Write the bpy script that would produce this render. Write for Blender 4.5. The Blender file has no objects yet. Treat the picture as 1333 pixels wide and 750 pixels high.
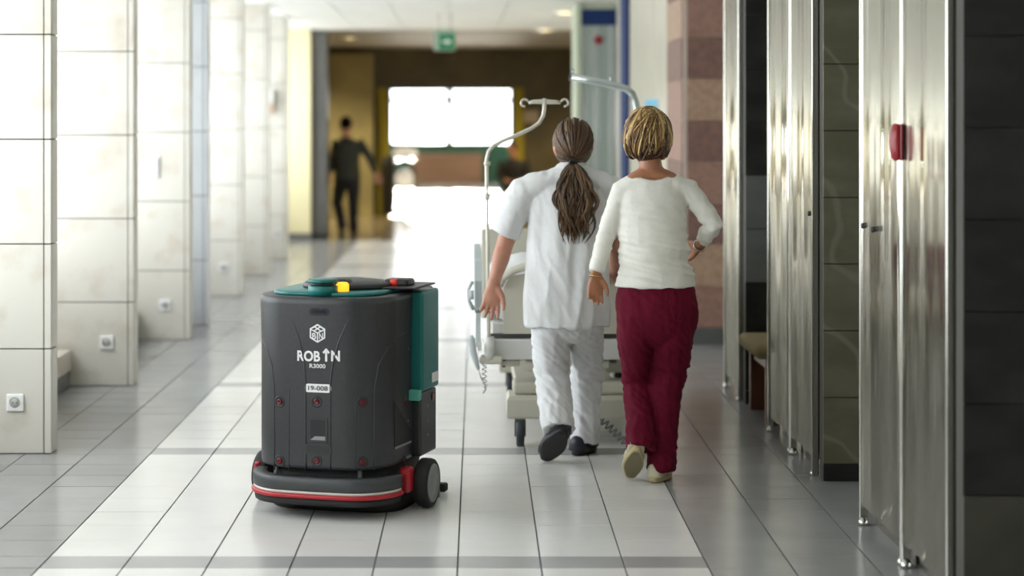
import bpy, bmesh, math, random
from mathutils import Vector, Matrix, noise
random.seed(7)
S = bpy.context.scene
COL = S.collection

# ------------------------------------------------------------------ camera
F, VX, VY, CH = 2600.0, 597.0, 154.0, 1.6      # focal length in px, vanishing point, eye height
cam = bpy.data.cameras.new('camera'); camo = bpy.data.objects.new('camera', cam); COL.objects.link(camo)
camo.location = (0, 0, CH); camo.rotation_euler = (math.pi/2, 0, 0)
cam.sensor_fit = 'HORIZONTAL'; cam.sensor_width = 36; cam.lens = 36*F/1333
cam.shift_x = (666.5-VX)/1333; cam.shift_y = -(375-VY)/1333
cam.clip_start = .1; cam.clip_end = 300
cam.dof.use_dof = True; cam.dof.focus_distance = 8.35; cam.dof.aperture_fstop = 1.5
S.camera = camo
# ------------------------------------------------------------------ world, sun, exposure
w = bpy.data.worlds.new('world'); S.world = w; w.use_nodes = True
w.node_tree.nodes['Background'].inputs[0].default_value = (0.91, 0.965, 1.0, 1)
w.node_tree.nodes['Background'].inputs[1].default_value = 6.3
sl = bpy.data.lights.new('sun', 'SUN'); sl.energy = 60; sl.angle = math.radians(1.5); sl.color = (1, .93, .82)
so = bpy.data.objects.new('sun', sl); COL.objects.link(so)
so.rotation_euler = Vector((0.0, -1, -math.tan(math.radians(9.5)))).to_track_quat('-Z', 'Y').to_euler()
S.view_settings.view_transform = 'Standard'; S.view_settings.look = 'None'
S.view_settings.gamma = 1; S.view_settings.use_curve_mapping = False
S.view_settings.exposure = 0.0

# ------------------------------------------------------------------ helpers
def P(x, y, Z):
    return Vector(((x-VX)*Z/F, Z, CH-(y-VY)*Z/F))
def mat(name, col, rough=.5, metal=0, col2=None, scale=6, detail=6, lo=.35, hi=.65, bump=0, bscale=None, stretch=None, coat=0, emit=0, spec=None, sub=0):
    m = bpy.data.materials.new(name); m.use_nodes = True
    nt = m.node_tree; b = nt.nodes['Principled BSDF']
    b.inputs['Base Color'].default_value = (*col, 1); b.inputs['Roughness'].default_value = rough; b.inputs['Metallic'].default_value = metal
    if spec is not None: b.inputs['Specular IOR Level'].default_value = spec
    if coat: b.inputs['Coat Weight'].default_value = coat; b.inputs['Coat Roughness'].default_value = .1
    if sub: b.inputs['Subsurface Weight'].default_value = sub; b.inputs['Subsurface Radius'].default_value = (.02,.008,.004)
    if emit: b.inputs['Emission Color'].default_value = (*col, 1); b.inputs['Emission Strength'].default_value = emit
    if col2 is not None or bump:
        tc = nt.nodes.new('ShaderNodeNewGeometry'); mp = nt.nodes.new('ShaderNodeMapping')
        nt.links.new(tc.outputs['Position'], mp.inputs[0])
        if stretch: mp.inputs['Scale'].default_value = stretch
        if col2 is not None:
            n = nt.nodes.new('ShaderNodeTexNoise'); n.inputs['Scale'].default_value = scale; n.inputs['Detail'].default_value = detail
            nt.links.new(mp.outputs[0], n.inputs['Vector'])
            r = nt.nodes.new('ShaderNodeValToRGB'); r.color_ramp.elements[0].position = lo; r.color_ramp.elements[1].position = hi
            r.color_ramp.elements[0].color = (*col, 1); r.color_ramp.elements[1].color = (*col2, 1)
            nt.links.new(n.outputs['Fac'], r.inputs[0]); nt.links.new(r.outputs[0], b.inputs['Base Color'])
        if bump:
            n2 = nt.nodes.new('ShaderNodeTexNoise'); n2.inputs['Scale'].default_value = bscale or scale; n2.inputs['Detail'].default_value = 3
            nt.links.new(mp.outputs[0], n2.inputs['Vector'])
            bp = nt.nodes.new('ShaderNodeBump'); bp.inputs['Strength'].default_value = bump; bp.inputs['Distance'].default_value = .02
            nt.links.new(n2.outputs['Fac'], bp.inputs['Height']); nt.links.new(bp.outputs[0], b.inputs['Normal'])
    return m

class MB:
    """collects shapes in world coordinates; build() links them as one mesh object"""
    def __init__(s): s.v = []; s.f = []; s.mi = []; s.sm = []; s.cm = 0
    def add(s, vs, fs, smooth=False):
        o = len(s.v); s.v += [tuple(v) for v in vs]
        for f in fs: s.f.append([i+o for i in f]); s.mi.append(s.cm); s.sm.append(smooth)
        return s
    def box(s, a, b, bev=0, seg=1, M=None, smooth=False):
        x0,x1 = sorted((a[0],b[0])); y0,y1 = sorted((a[1],b[1])); z0,z1 = sorted((a[2],b[2]))
        vs = [(x0,y0,z0),(x1,y0,z0),(x1,y1,z0),(x0,y1,z0),(x0,y0,z1),(x1,y0,z1),(x1,y1,z1),(x0,y1,z1)]
        fs = [(0,3,2,1),(4,5,6,7),(0,1,5,4),(1,2,6,5),(2,3,7,6),(3,0,4,7)]
        if bev:
            bm = bmesh.new(); bv = [bm.verts.new(v) for v in vs]
            for f in fs: bm.faces.new([bv[i] for i in f])
            bmesh.ops.bevel(bm, geom=list(bm.edges), offset=bev, segments=seg, affect='EDGES', profile=.5)
            bm.verts.index_update(); vs = [v.co.copy() for v in bm.verts]; fs = [[v.index for v in f.verts] for f in bm.faces]; bm.free()
        if M is not None: vs = [M @ Vector(v) for v in vs]
        return s.add(vs, fs, smooth)
    def rings(s, rings, cap=True, smooth=True, closed=True):
        n = len(rings[0]); vs = [p for r in rings for p in r]; fs = []
        for i in range(len(rings)-1):
            for j in range(n if closed else n-1):
                k = (j+1) % n
                fs.append((i*n+j, i*n+k, (i+1)*n+k, (i+1)*n+j))
        if cap: fs.append(tuple(range(n))[::-1]); fs.append(tuple((len(rings)-1)*n+j for j in range(n)))
        return s.add(vs, fs, smooth)
    def tube(s, pts, r, n=10, cap=True, flat=1.0, ref=None):
        pts = [Vector(p) for p in pts]; rr = r if isinstance(r, (list, tuple)) else [r]*len(pts)
        rings = []; prev = Vector(ref) if ref is not None else None
        for i, p in enumerate(pts):
            t = (pts[min(i+1, len(pts)-1)] - pts[max(i-1, 0)])
            t = t.normalized() if t.length > 1e-9 else Vector((0,0,1))
            if prev is None: prev = t.orthogonal()
            a = (prev - t*prev.dot(t))
            a = a.normalized() if a.length > 1e-6 else t.orthogonal().normalized()
            b = t.cross(a); prev = a
            rings.append([p + a*(rr[i]*math.cos(2*math.pi*j/n)) + b*(rr[i]*flat*math.sin(2*math.pi*j/n)) for j in range(n)])
        return s.rings(rings, cap)
    def loft(s, st, n=24, ref=(1,0,0), cap=True, power=1.0):
        """st: list of (pos, ra, rb): elliptical sections; ra along ref, rb across"""
        pts = [Vector(q[0]) for q in st]; rings = []; R = Vector(ref)
        for i, p in enumerate(pts):
            t = (pts[min(i+1, len(pts)-1)] - pts[max(i-1, 0)]).normalized()
            a = (R - t*R.dot(t)).normalized(); b = t.cross(a)
            ring = []
            for j in range(n):
                c, q = math.cos(2*math.pi*j/n), math.sin(2*math.pi*j/n)
                if power != 1.0:
                    c = math.copysign(abs(c)**power, c); q = math.copysign(abs(q)**power, q)
                ring.append(p + a*(st[i][1]*c) + b*(st[i][2]*q))
            rings.append(ring)
        return s.rings(rings, cap)
    def cyl(s, a, b, r, n=20, r2=None, smooth=True):
        a = Vector(a); b = Vector(b); t = (b-a).normalized(); u = t.orthogonal().normalized(); v = t.cross(u); r2 = r if r2 is None else r2
        rs = [[p + u*(q*math.cos(2*math.pi*j/n)) + v*(q*math.sin(2*math.pi*j/n)) for j in range(n)] for p, q in ((a, r), (b, r2))]
        o = s.rings(rs, True, smooth); s.sm[-1] = s.sm[-2] = False; return o
    def lathe(s, o, ax, prof, n=28, smooth=True, cap=True):
        """prof: list of (distance along axis, radius)"""
        o = Vector(o); t = Vector(ax).normalized(); u = t.orthogonal().normalized(); v = t.cross(u)
        return s.rings([[o + t*d + u*(max(r,1e-4)*math.cos(2*math.pi*j/n)) + v*(max(r,1e-4)*math.sin(2*math.pi*j/n)) for j in range(n)] for d, r in prof], cap, smooth)
    def ball(s, c, r, n=16, m=10, M=None):
        r = r if isinstance(r, (tuple, list)) else (r, r, r); c = Vector(c); rings = []
        for i in range(m+1):
            th = math.pi*i/m; q = max(math.sin(th), 1e-3)
            ring = [Vector((r[0]*q*math.cos(2*math.pi*j/n), r[1]*q*math.sin(2*math.pi*j/n), -r[2]*math.cos(th))) for j in range(n)]
            rings.append([c + ((M @ p) if M else p) for p in ring])
        return s.rings(rings, True)
    def prism(s, poly, ext, smooth=False):
        e = Vector(ext); return s.rings([[Vector(p) for p in poly], [Vector(p)+e for p in poly]], True, smooth)
    def mesh(s, name, mats):
        me = bpy.data.meshes.new(name); me.from_pydata(s.v, [], s.f); 
        for m in (mats if isinstance(mats, (list, tuple)) else [mats]): me.materials.append(m)
        me.polygons.foreach_set('material_index', s.mi); me.polygons.foreach_set('use_smooth', s.sm)
        me.update()
        bm = bmesh.new(); bm.from_mesh(me); bmesh.ops.recalc_face_normals(bm, faces=bm.faces); bm.to_mesh(me); bm.free()
        return me
    def build(s, name, mats, parent=None, label=None):
        o = link(name, s.mesh(name, mats), parent)
        if label: o['label'] = label
        return o
def link(name, me, parent=None, loc=None, rot=None):
    """every object's own transform is its world transform; the parent inverse cancels the parent's"""
    o = bpy.data.objects.new(name, me); COL.objects.link(o)
    if loc is not None: o.location = loc
    if rot is not None: o.rotation_euler = rot
    if parent is not None:
        o.parent = parent; o.matrix_parent_inverse = parent.matrix_basis.inverted()
    return o
def thing(name, label, cat, loc, group=None):
    o = bpy.data.objects.new(name, None); COL.objects.link(o); o.location = loc; o.empty_display_size = .1
    o['label'] = label; o['category'] = cat
    if group: o['group'] = group
    return o
def tag(o, label, cat, group=None):
    o['label'] = label; o['category'] = cat
    if group: o['group'] = group
    return o
def struct(o): o['kind'] = 'structure'; return o
def baked(ob, voxel, smooth=2, fac=.5, disp=None, name=None):
    """voxel-remesh the joined lofts of ob into one continuous surface"""
    m = ob.modifiers.new('r', 'REMESH'); m.mode = 'VOXEL'; m.voxel_size = voxel; m.use_smooth_shade = True
    if smooth:
        q = ob.modifiers.new('s', 'SMOOTH'); q.iterations = smooth; q.factor = fac
    dg = bpy.context.evaluated_depsgraph_get(); dg.update()
    me = bpy.data.meshes.new_from_object(ob.evaluated_get(dg))
    ob.modifiers.clear(); old = ob.data; mats = list(old.materials)
    me.materials.clear()
    for k in mats: me.materials.append(k)
    ob.data = me; bpy.data.meshes.remove(old)
    if disp:
        nv = [(v.co.copy(), v.normal.copy()) for v in me.vertices]
        for v, (c, n) in zip(me.vertices, nv): v.co = c + n*disp(c, n)
    me.polygons.foreach_set('use_smooth', [True]*len(me.polygons)); me.update()
    return ob

# ------------------------------------------------------------------ materials
TRAV = mat('travertine', (.66,.635,.57), .32, col2=(.52,.44,.34), scale=5, detail=9, lo=.52, hi=.85, bump=.03, bscale=40)
TRAVB = mat('pale_travertine', (.80,.83,.86), .25, col2=(.70,.72,.74), scale=4, lo=.45, hi=.8)
GROUT = mat('dark_grout', (.07,.065,.055), .8)
FGROUT = mat('floor_grout', (.10,.10,.10), .7)
T_LIGHT = mat('light_floor_tile', (.72,.71,.685), .2, col2=(.67,.66,.635), scale=2.5, bump=.02, bscale=9)
T_GREY = mat('grey_floor_tile', (.30,.30,.30), .2, col2=(.26,.26,.26), scale=2.5, bump=.02, bscale=9)
T_BAND = mat('band_floor_tile', (.36,.36,.355), .22, col2=(.32,.32,.315), scale=2.5, bump=.02, bscale=9)
T_LOBBY = mat('lobby_floor', (.30,.26,.20), .16, col2=(.22,.19,.15), scale=1.5)
SLATE = mat('dark_slate', (.012,.0125,.011), .42, spec=.3, col2=(.030,.030,.026), scale=3.5, detail=8, lo=.4, hi=.8, stretch=(1.2,1,2.4))
SLATE_B = mat('olive_slate', (.105,.10,.065), .38, spec=.3, col2=(.155,.148,.105), scale=3.5, detail=8, lo=.4, hi=.8, stretch=(1.2,1,2.4))
def veins(m, col, scale=1.3):
    nt = m.node_tree; b = nt.nodes['Principled BSDF']; src = b.inputs['Base Color'].links[0].from_socket
    g_ = nt.nodes.new('ShaderNodeNewGeometry'); mp = nt.nodes.new('ShaderNodeMapping'); mp.inputs['Rotation'].default_value = (0, .7, 0)
    wv = nt.nodes.new('ShaderNodeTexWave'); wv.inputs['Scale'].default_value = scale; wv.inputs['Distortion'].default_value = 9; wv.inputs['Detail'].default_value = 3; wv.inputs['Detail Scale'].default_value = 1.2
    r = nt.nodes.new('ShaderNodeValToRGB'); r.color_ramp.elements[0].position = .965; r.color_ramp.elements[1].position = 1.0; r.color_ramp.elements[1].color = (.6,.6,.6,1)
    mx = nt.nodes.new('ShaderNodeMixRGB'); mx.inputs[2].default_value = (*col, 1)
    nt.links.new(g_.outputs['Position'], mp.inputs[0]); nt.links.new(mp.outputs[0], wv.inputs['Vector']); nt.links.new(wv.outputs['Fac'], r.inputs[0]); nt.links.new(r.outputs[0], mx.inputs[0]); nt.links.new(src, mx.inputs[1]); nt.links.new(mx.outputs[0], b.inputs['Base Color'])
veins(SLATE_B, (.20,.19,.14), 1.0)
SLATE_C = mat('grey_slate', (.105,.11,.105), .35, spec=.3, col2=(.15,.15,.145), scale=3.5, detail=8, lo=.4, hi=.8, stretch=(1.2,1,2.4))
PINK = [mat('pink_granite_a', (.33,.19,.15), .5, spec=.25, col2=(.25,.15,.12), scale=22, lo=.4, hi=.65),
        mat('pink_granite_b', (.40,.28,.19), .5, spec=.25, col2=(.33,.20,.15), scale=22, lo=.4, hi=.65),
        mat('pink_granite_c', (.22,.125,.10), .5, spec=.25, col2=(.16,.095,.08), scale=22, lo=.4, hi=.65)]
STEEL = mat('stainless_steel', (.84,.80,.68), .17, 1, bump=.35, bscale=1.0, stretch=(5,5,.15))
STEEL_F = mat('steel_frame', (.58,.57,.52), .25, 1)
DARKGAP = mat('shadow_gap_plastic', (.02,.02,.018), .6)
WPLAS = mat('white_plastic', (.85,.85,.84), .3)
CEIL = mat('ceiling_white', (.78,.78,.75), .6, col2=(.72,.72,.68), scale=3)
WALLP = mat('wall_plaster', (.62,.60,.54), .6, col2=(.56,.54,.48), scale=2)
BEIGEW = mat('beige_stone', (.58,.55,.46), .3, col2=(.50,.47,.39), scale=3, lo=.4, hi=.7)
# ================================================================== FLOOR
SHEAR, TW = 25/2600.0, .298
def tile_x(k, y): return -.072 + TW*k + SHEAR*y
XL, XR = -2.75, 2.3
floor = struct(MB().box((XL-.3, -4.5, -.12), (XR+.3, 50.5, -.006)).build('floor', FGROUT))
BANDH, PER, R0, NR = .19, 2.4, 7.2, 8
rows = []                                            # (y0, y1, is_band)
for b in range(-5, 8):
    c = R0 + PER*b
    rows.append((c-BANDH/2, c+BANDH/2, True))
    d = (PER-BANDH)/NR
    for i in range(NR): rows.append((c+BANDH/2+i*d, c+BANDH/2+(i+1)*d, False))
rows = [r for r in rows if -4 < r[0] < 26.1]
g = .0022
def tile_mesh(name, y0, y1, m):
    d = y1-y0; sh = SHEAR*d/2
    def ring(ix, z):
        hw, hd = TW/2-g*1.3-ix, d/2-g*.6-ix
        return [Vector((-hw-sh, -hd, z)), Vector((hw-sh, -hd, z)), Vector((hw+sh, hd, z)), Vector((-hw+sh, hd, z))]
    mb = MB(); mb.rings([ring(0, -.006), ring(0, -.0006), ring(.0006, 0)], True, False)
    return mb.mesh(name, m)
DT = (PER-BANDH)/NR
TM = {(m.name, bnd): tile_mesh('tile', 0, BANDH if bnd else DT, m) for m in (T_LIGHT, T_GREY, T_BAND) for bnd in (True, False)}
near, rest = [], MB()
rest_mats = [T_LIGHT, T_GREY, T_BAND]
for (y0, y1, bnd) in rows:
    yc = (y0+y1)/2
    for k in range(-11, 10):
        x = tile_x(k+.5, yc)
        if x-TW/2 < XL-.05 or x+TW/2 > XR+.25: continue
        m = (T_BAND if bnd else T_LIGHT) if -5 <= k <= 2 else T_GREY
        vis = yc > 6.6 and -1.75 < (x*F/yc)/ (F/yc) and (VX + (x+TW/2)*F/yc) > 0 and (VX+(x-TW/2)*F/yc) < 1333 and x > -2.0 and x < 1.75
        near.append((yc if vis else 999+abs(yc-7), x, yc, m, bnd))
near.sort(key=lambda t: t[0])
for i, (q, x, yc, m, bnd) in enumerate(near):
    tilt = (random.gauss(0, .0028), random.gauss(0, .0014), 0)
    if i < 296 and q < 900:
        link('tile', TM[(m.name, bnd)], floor, (x, yc, random.uniform(-.0005, 0)), tilt)
    else:
        d = (BANDH if bnd else DT)/2-g*.6; sh = SHEAR*d; hw = TW/2-g*1.3
        zz = lambda a, b: a*-tilt[1] + b*tilt[0]
        rest.cm = rest_mats.index(m)
        top = [Vector((x+a-0, yc+b, zz(a, b))) for a, b in ((-hw-sh, -d), (hw-sh, -d), (hw+sh, d), (-hw+sh, d))]
        rest.rings([[v-Vector((0,0,.006)) for v in top], top], True, False)
o = rest.build('tile_field', rest_mats, floor); o['kind'] = 'stuff'
# lobby and far room floors
MB().box((-4.2, 26.12, -.006), (4.2, 33.0, 0)).build('lobby_paving', T_LOBBY, floor)
FARF = mat('pale_far_floor', (.70,.68,.63), .12, col2=(.62,.60,.56), scale=1.2)
MB().box((-2.0, 33.0, -.006), (2.0, 49.6, 0)).build('passage_paving', FARF, floor)

# ================================================================== CEILING
HC = 2.76
ceil = struct(MB().box((XL-.3, -4.5, HC+.02), (XR+.3, 26.3, HC+.2)).build('ceiling', CEIL))
mb = MB()
for i in range(-5, 5):
    for j in range(0, 51):
        x0 = -.1+i*.6; y0 = -4.4+j*.6
        if x0 < XL-.2 or x0+.6 > XR+.25: continue
        mb.box((x0+.006, y0+.006, HC), (x0+.594, y0+.594, HC+.02))
o = mb.build('ceiling_panel_field', CEIL, ceil); o['kind'] = 'stuff'
LOBC = mat('shaded_lobby_ceiling', (.30,.28,.22), .6)  # same ceiling as the corridor; its low light is put into the colour
struct(MB().box((-4.3, 26.3, HC+.0), (4.3, 33.2, HC+.2)).build('ceiling', LOBC))
AMB = mat('warm_lamp', (1.0,.78,.38), .4, emit=9)
def downlight(x, y, lab, watt=60):
    t = thing('ceiling_downlight', lab, 'light', (x, y, HC-.03), 'recessed ceiling downlights')
    MB().lathe((x, y, HC-.025), (0,0,1), [(0,.09),(0,.125),(.012,.13),(.025,.13),(.025,.09)], cap=False).build('ring', WPLAS, t)
    MB().lathe((x, y, HC-.02), (0,0,1), [(0,.001),(0,.088),(.012,.088)]).build('lamp_disc', AMB, t)
    L_ = bpy.data.lights.new('downlight_lamp', 'SPOT'); L_.energy = watt; L_.color = (1,.80,.45); L_.spot_size = math.radians(150); L_.spot_blend = .6; L_.shadow_soft_size = .09
    lo = bpy.data.objects.new('downlight_lamp', L_); COL.objects.link(lo); lo.location = (x, y, HC-.04); lo.parent = t; lo.matrix_parent_inverse = t.matrix_basis.inverted()
downlight((736-VX)*21.6/F, 21.6, 'round yellow ceiling downlight nearest to the camera, above the blue portal')
downlight((710-VX)*25.9/F, 25.9, 'round yellow ceiling downlight at the right, just before the dark lobby', 120)
downlight((455-VX)*28.4/F, 28.4, 'dim yellow downlight on the left of the lobby ceiling', 110)
downlight(-2.6, 30.6, 'unseen downlight added to brighten the lobby, left, behind the cream pillar', 560)  # extra lamp out of view, added to lift the dark lobby
downlight(2.3, 30.6, 'unseen downlight added to brighten the lobby, right, behind the blue portal', 420)  # second added lamp, hidden from the camera, lighting the lobby's right side

# ================================================================== LEFT SIDE: window wall and fins
XW = -2.75
FINS = [-5.0+.04, -2.58, -.16, 2.26, 4.68, 7.1, 9.52, 11.94, 14.42, 17.96, 20.40, 22.66]
wl = MB(); ZP, ZT = .62, 2.66
bays = []
wl.box((XW-.25, -4.5, ZP), (XW, 2.3, ZT))  # unseen window bays closed with wall to keep the near right side dark
edges = FINS + [26.2]
for a, b in zip(edges[:-1], edges[1:]): bays.append((a+.16, b)) if a > 2 else None
wl.box((XW-.25, -4.5, 0), (XW, 26.3, ZP)); wl.box((XW-.25, -4.5, ZT), (XW, 26.3, HC+.02))
for a in edges: wl.box((XW-.25, a-.02, ZP), (XW, a+.18, ZT))
struct(wl.build('wall_left', WALLP))
WFR = mat('window_frame_paint', (.72,.72,.70), .4)
for i, (a, b) in enumerate(bays):
    fr = MB(); xm = XW-.12
    for z in (ZP, ZT-.05): fr.box((xm-.03, a, z), (xm+.03, b, z+.05))
    for y in (a, (a+b)/2-.025, b-.05): fr.box((xm-.03, y, ZP+.05), (xm+.03, y+.05, ZT-.05))
    struct(fr.build('window_%d' % (i+1), WFR))
    pl = bpy.data.lights.new('window_portal', 'AREA'); pl.shape = 'RECTANGLE'; pl.size = b-a; pl.size_y = ZT-ZP; pl.cycles.is_portal = True
    po = bpy.data.objects.new('window_portal', pl); COL.objects.link(po); po.location = (XW-.2, (a+b)/2, (ZP+ZT)/2)
    po.rotation_euler = Vector((1,0,0)).to_track_quat('-Z', 'Z').to_euler()
SILL = mat('sill_stone', (.62,.57,.49), .35, col2=(.53,.47,.39), scale=6)
BASEB = mat('grey_baseboard', (.16,.16,.155), .4)
for n, (zf, lab) in enumerate([(9.52, 'stone radiator casing with sill beside the nearest pillar with a socket'),
                               (11.94, 'low stone ledge casing behind the second socket pillar'),
                               (14.42, 'low casing between the third socket pillar and the bluish pillar')]):
    t = thing('radiator_casing', lab, 'casing', (XW+.27, zf+.8, 0), 'casings under the corridor windows')
    h = .72 if n == 0 else .34
    MB().box((XW+.003, zf+.17, .10), (XW+.44, zf+(1.7 if n < 2 else .80), h)).build('panel', SILL, t)
    MB().box((XW+.003, zf+.165, h), (XW+.47, zf+(1.72 if n < 2 else .83), h+.035), .006).build('sill', SILL, t)
    e = {0: 2.40, 1: 2.46, 2: .83}[n]
    if n < 2:
        MB().box((XW+.003, zf+1.73, .10), (XW+.44, zf+e, .22)).build('ledge', SILL, t)
    MB().box((XW+.003, zf+.165, .003), (XW+.43, zf+e, .098)).build('baseboard', BASEB, t)
def tile_piece(sx, sy, sz, m, bev=.002): return MB().box((-sx/2,-sy/2,-sz/2), (sx/2,sy/2,sz/2), bev).mesh('tile', m)
FX = -1.94; GAP = .006
_tc = {}
def tp(sx, sy, sz, m):
    k = (round(sx,4), round(sy,4), round(sz,4), m.name)
    if k not in _tc: _tc[k] = tile_piece(sx, sy, sz, m)
    return _tc[k]
def fin(zf, lab, m=TRAV, wide=True, thick=.14):
    t = thing('stone_pillar', lab, 'pillar', (FX-.3, zf+.07, 0), 'stone-clad pillars along the windows')
    MB().box((XW+.0, zf+.010, 0), (FX-.010, zf+thick, HC)).build('core', GROUT, t)
    z = 0.0
    while z < HC-.05:
        h = min(.5, HC-z)
        jit = random.uniform(-.0008, .0008)
        cols = [(FX-.037, FX), (FX-.037-.5, FX-.037), (XW+.002, FX-.537)]
        for (a, b) in cols:
            link('tile', tp(b-a-GAP*.8, .012, h-GAP, m), t, ((a+b)/2, zf+.006+jit, z+h/2))
        link('tile', tp(.012, thick-.016, h-GAP, m), t, (FX-.006, zf+.012+(thick-.012)/2, z+h/2))
        z += .5
    return t
fin(9.52, 'nearest travertine pillar, at the left edge, with a socket near its foot')
fin(11.94, 'second travertine pillar, just right of the nearest one, with a socket')
fin(14.42, 'third travertine pillar, with a light switch above a socket')
fin(15.46, 'narrow bluish white stone pillar right behind the switch pillar', TRAVB)
fin(17.96, 'travertine pillar with a blurred round socket, beyond the narrow bluish one')
fin(20.40, 'second to last travertine pillar before the cream pillar')
fin(22.66, 'last and farthest travertine pillar, next to the cream pillar')
for i, zf in enumerate((-2.58, -.16, 2.26, 4.68, 7.1)):    # pillars beside and behind the camera
    struct(MB().box((XW, zf, 0), (FX, zf+.14, HC), .004).build('trim_%d' % (i+11), TRAV))
def outlet(px, py, zf, lab):
    c = P(px, py, zf); t = thing('wall_socket', lab, 'socket', (c.x, zf, c.z-.042), 'white sockets at the pillar feet')
    y = zf-.001
    MB().box((c.x-.042, y-.011, c.z-.042), (c.x+.042, y, c.z+.042), .006, 2).build('plate', WPLAS, t)
    MB().lathe((c.x, y-.0135, c.z), (0,1,0), [(0,.030),(0,.027),(.0005,.0265),(.008,.0255),(.012,.0255),(.012,.030)], cap=False).build('rim', WPLAS, t)
    MB().lathe((c.x, y-.0118, c.z), (0,1,0), [(0,.001),(0,.025),(.006,.025)]).build('recess', mat('socket_grey', (.42,.41,.38), .5), t)
    for s in (-1, 1): MB().cyl((c.x+s*.0095, y-.0135, c.z), (c.x+s*.0095, y-.010, c.z), .003, 8).build('pin_hole', DARKGAP, t)
outlet(20, 524, 9.52, 'square white socket on the nearest pillar at the left edge')
outlet(139, 446, 11.94, 'square white socket on the second pillar')
outlet(215, 397, 14.42, 'white socket below the light switch on the third pillar')
outlet(291, 348, 17.96, 'blurred white socket on the pillar past the bluish one')
outlet(361, 303, 22.66, 'small blurred white socket on the farthest travertine pillar')
c = P(200, 217, 14.42)
t = thing('light_switch', 'tall white double light switch on the third pillar', 'switch', (c.x, 14.42, c.z-.08))
MB().box((c.x-.042, 14.406, c.z-.08), (c.x+.042, 14.418, c.z+.08), .006, 2).build('plate', WPLAS, t)
for s in (-1, 1): MB().box((c.x-.03, 14.398, c.z+s*.037-.03), (c.x+.03, 14.4055, c.z+s*.037+.03), .003).build('rocker', WPLAS, t)
c = P(352, 127, 22.66)
t = thing('soap_dispenser', 'small shiny white dispenser high on the farthest travertine pillar', 'dispenser', (c.x, 22.64, c.z-.06))
MB().box((c.x-.045, 22.55, c.z-.07), (c.x+.045, 22.658, c.z+.09), .02, 2).build('body', mat('glossy_white', (.9,.9,.88), .1), t)
MB().box((c.x-.03, 22.56, c.z-.19), (c.x+.03, 22.63, c.z-.072), .01).build('bottle', mat('peach_soap', (.8,.55,.4), .3), t)
# cream pillar and the grey pier beyond
CREAM = mat('cream_paint', (.82,.74,.45), .5)
t = thing('cream_pillar', 'smooth pale yellow pillar at the end of the window row', 'pillar', (-2.08, 26.3, 0))
MB().box((XW+.0, 26.2, .09), (-1.94, 26.29, HC-.002), .006).build('shaft', CREAM, t); MB().box((XW+.0, 26.19, 0), (-1.935, 26.285, .09)).build('plinth', BASEB, t)
PIER = mat('grey_pier', (.10,.10,.095), .4, col2=(.13,.13,.12), scale=2)
t = thing('grey_pier', 'dark grey wall pier between the cream pillar and the lobby', 'pier', (-1.9, 26.5, 0))
MB().box((-2.6, 26.31, .08), (-1.74, 26.8, HC-.003), .004).build('shaft', PIER, t); MB().box((-2.6, 26.305, 0), (-1.735, 26.8, .08)).build('plinth', DARKGAP, t)

# ================================================================== RIGHT SIDE
wr = MB(); wr.box((XR, -4.5, 0), (XR+.25, 15.2, HC+.02))
struct(wr.build('wall_right', WALLP))
struct(MB().box((XW-.25, -4.7, 0), (XR+.25, -4.5, HC+.02)).build('wall_back', WALLP))
SLATE_P = mat('plinth_slate', (.045,.045,.034), .4, spec=.3, col2=(.065,.063,.048), scale=4)
def pier(zn, x0, x1, thick, matsel, lab, plinth_h, rowh, off, cols=2, plm=None):
    """stone-faced pier whose face looks down the corridor"""
    t = thing('stone_pier', lab, 'pier', (x0+.2, zn+thick/2, 0), 'dark stone piers between the lockers')
    MB().box((x0+.004, zn+.012, 0), (x1, zn+thick, HC-.002)).build('core', GROUT, t)
    link('plinth_tile', tp(x1-x0-.004, .016, plinth_h-.004, plm or SLATE_B), t, ((x0+x1)/2, zn+.004, plinth_h/2))
    z = plinth_h; r = 0
    while z < HC-.03:
        h = min(rowh if (r or not off) else off, HC-.004-z)
        n = cols; w_ = (x1-x0)/n
        for i in range(n):
            jx = 0
            link('tile', tp(w_-.004, .012, h-.004, matsel(r, i)), t, (x0+w_*(i+.5), zn+.006+random.uniform(-.0006,.0006), z+h/2))
        z += h; r += 1
    return t
pier(6.34, 1.60, XR-.004, .10, lambda r, i: SLATE, 'near black stone pier at the right edge of the picture', .40, .2925, 0, 2, SLATE_P)
pier(8.80, 1.605, XR-.004, .10, lambda r, i: SLATE_B, 'olive grey stone pier between the two double lockers', .075, .294, .294, 1, SLATE)
pier(11.16, 1.60, XR-.004, .10, lambda r, i: (SLATE, SLATE_C, SLATE)[(r//2) % 3] if r < 99 else SLATE, 'bluish dark stone pier behind the cushioned bench', .08, .30, 0, 1, SLATE)
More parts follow.
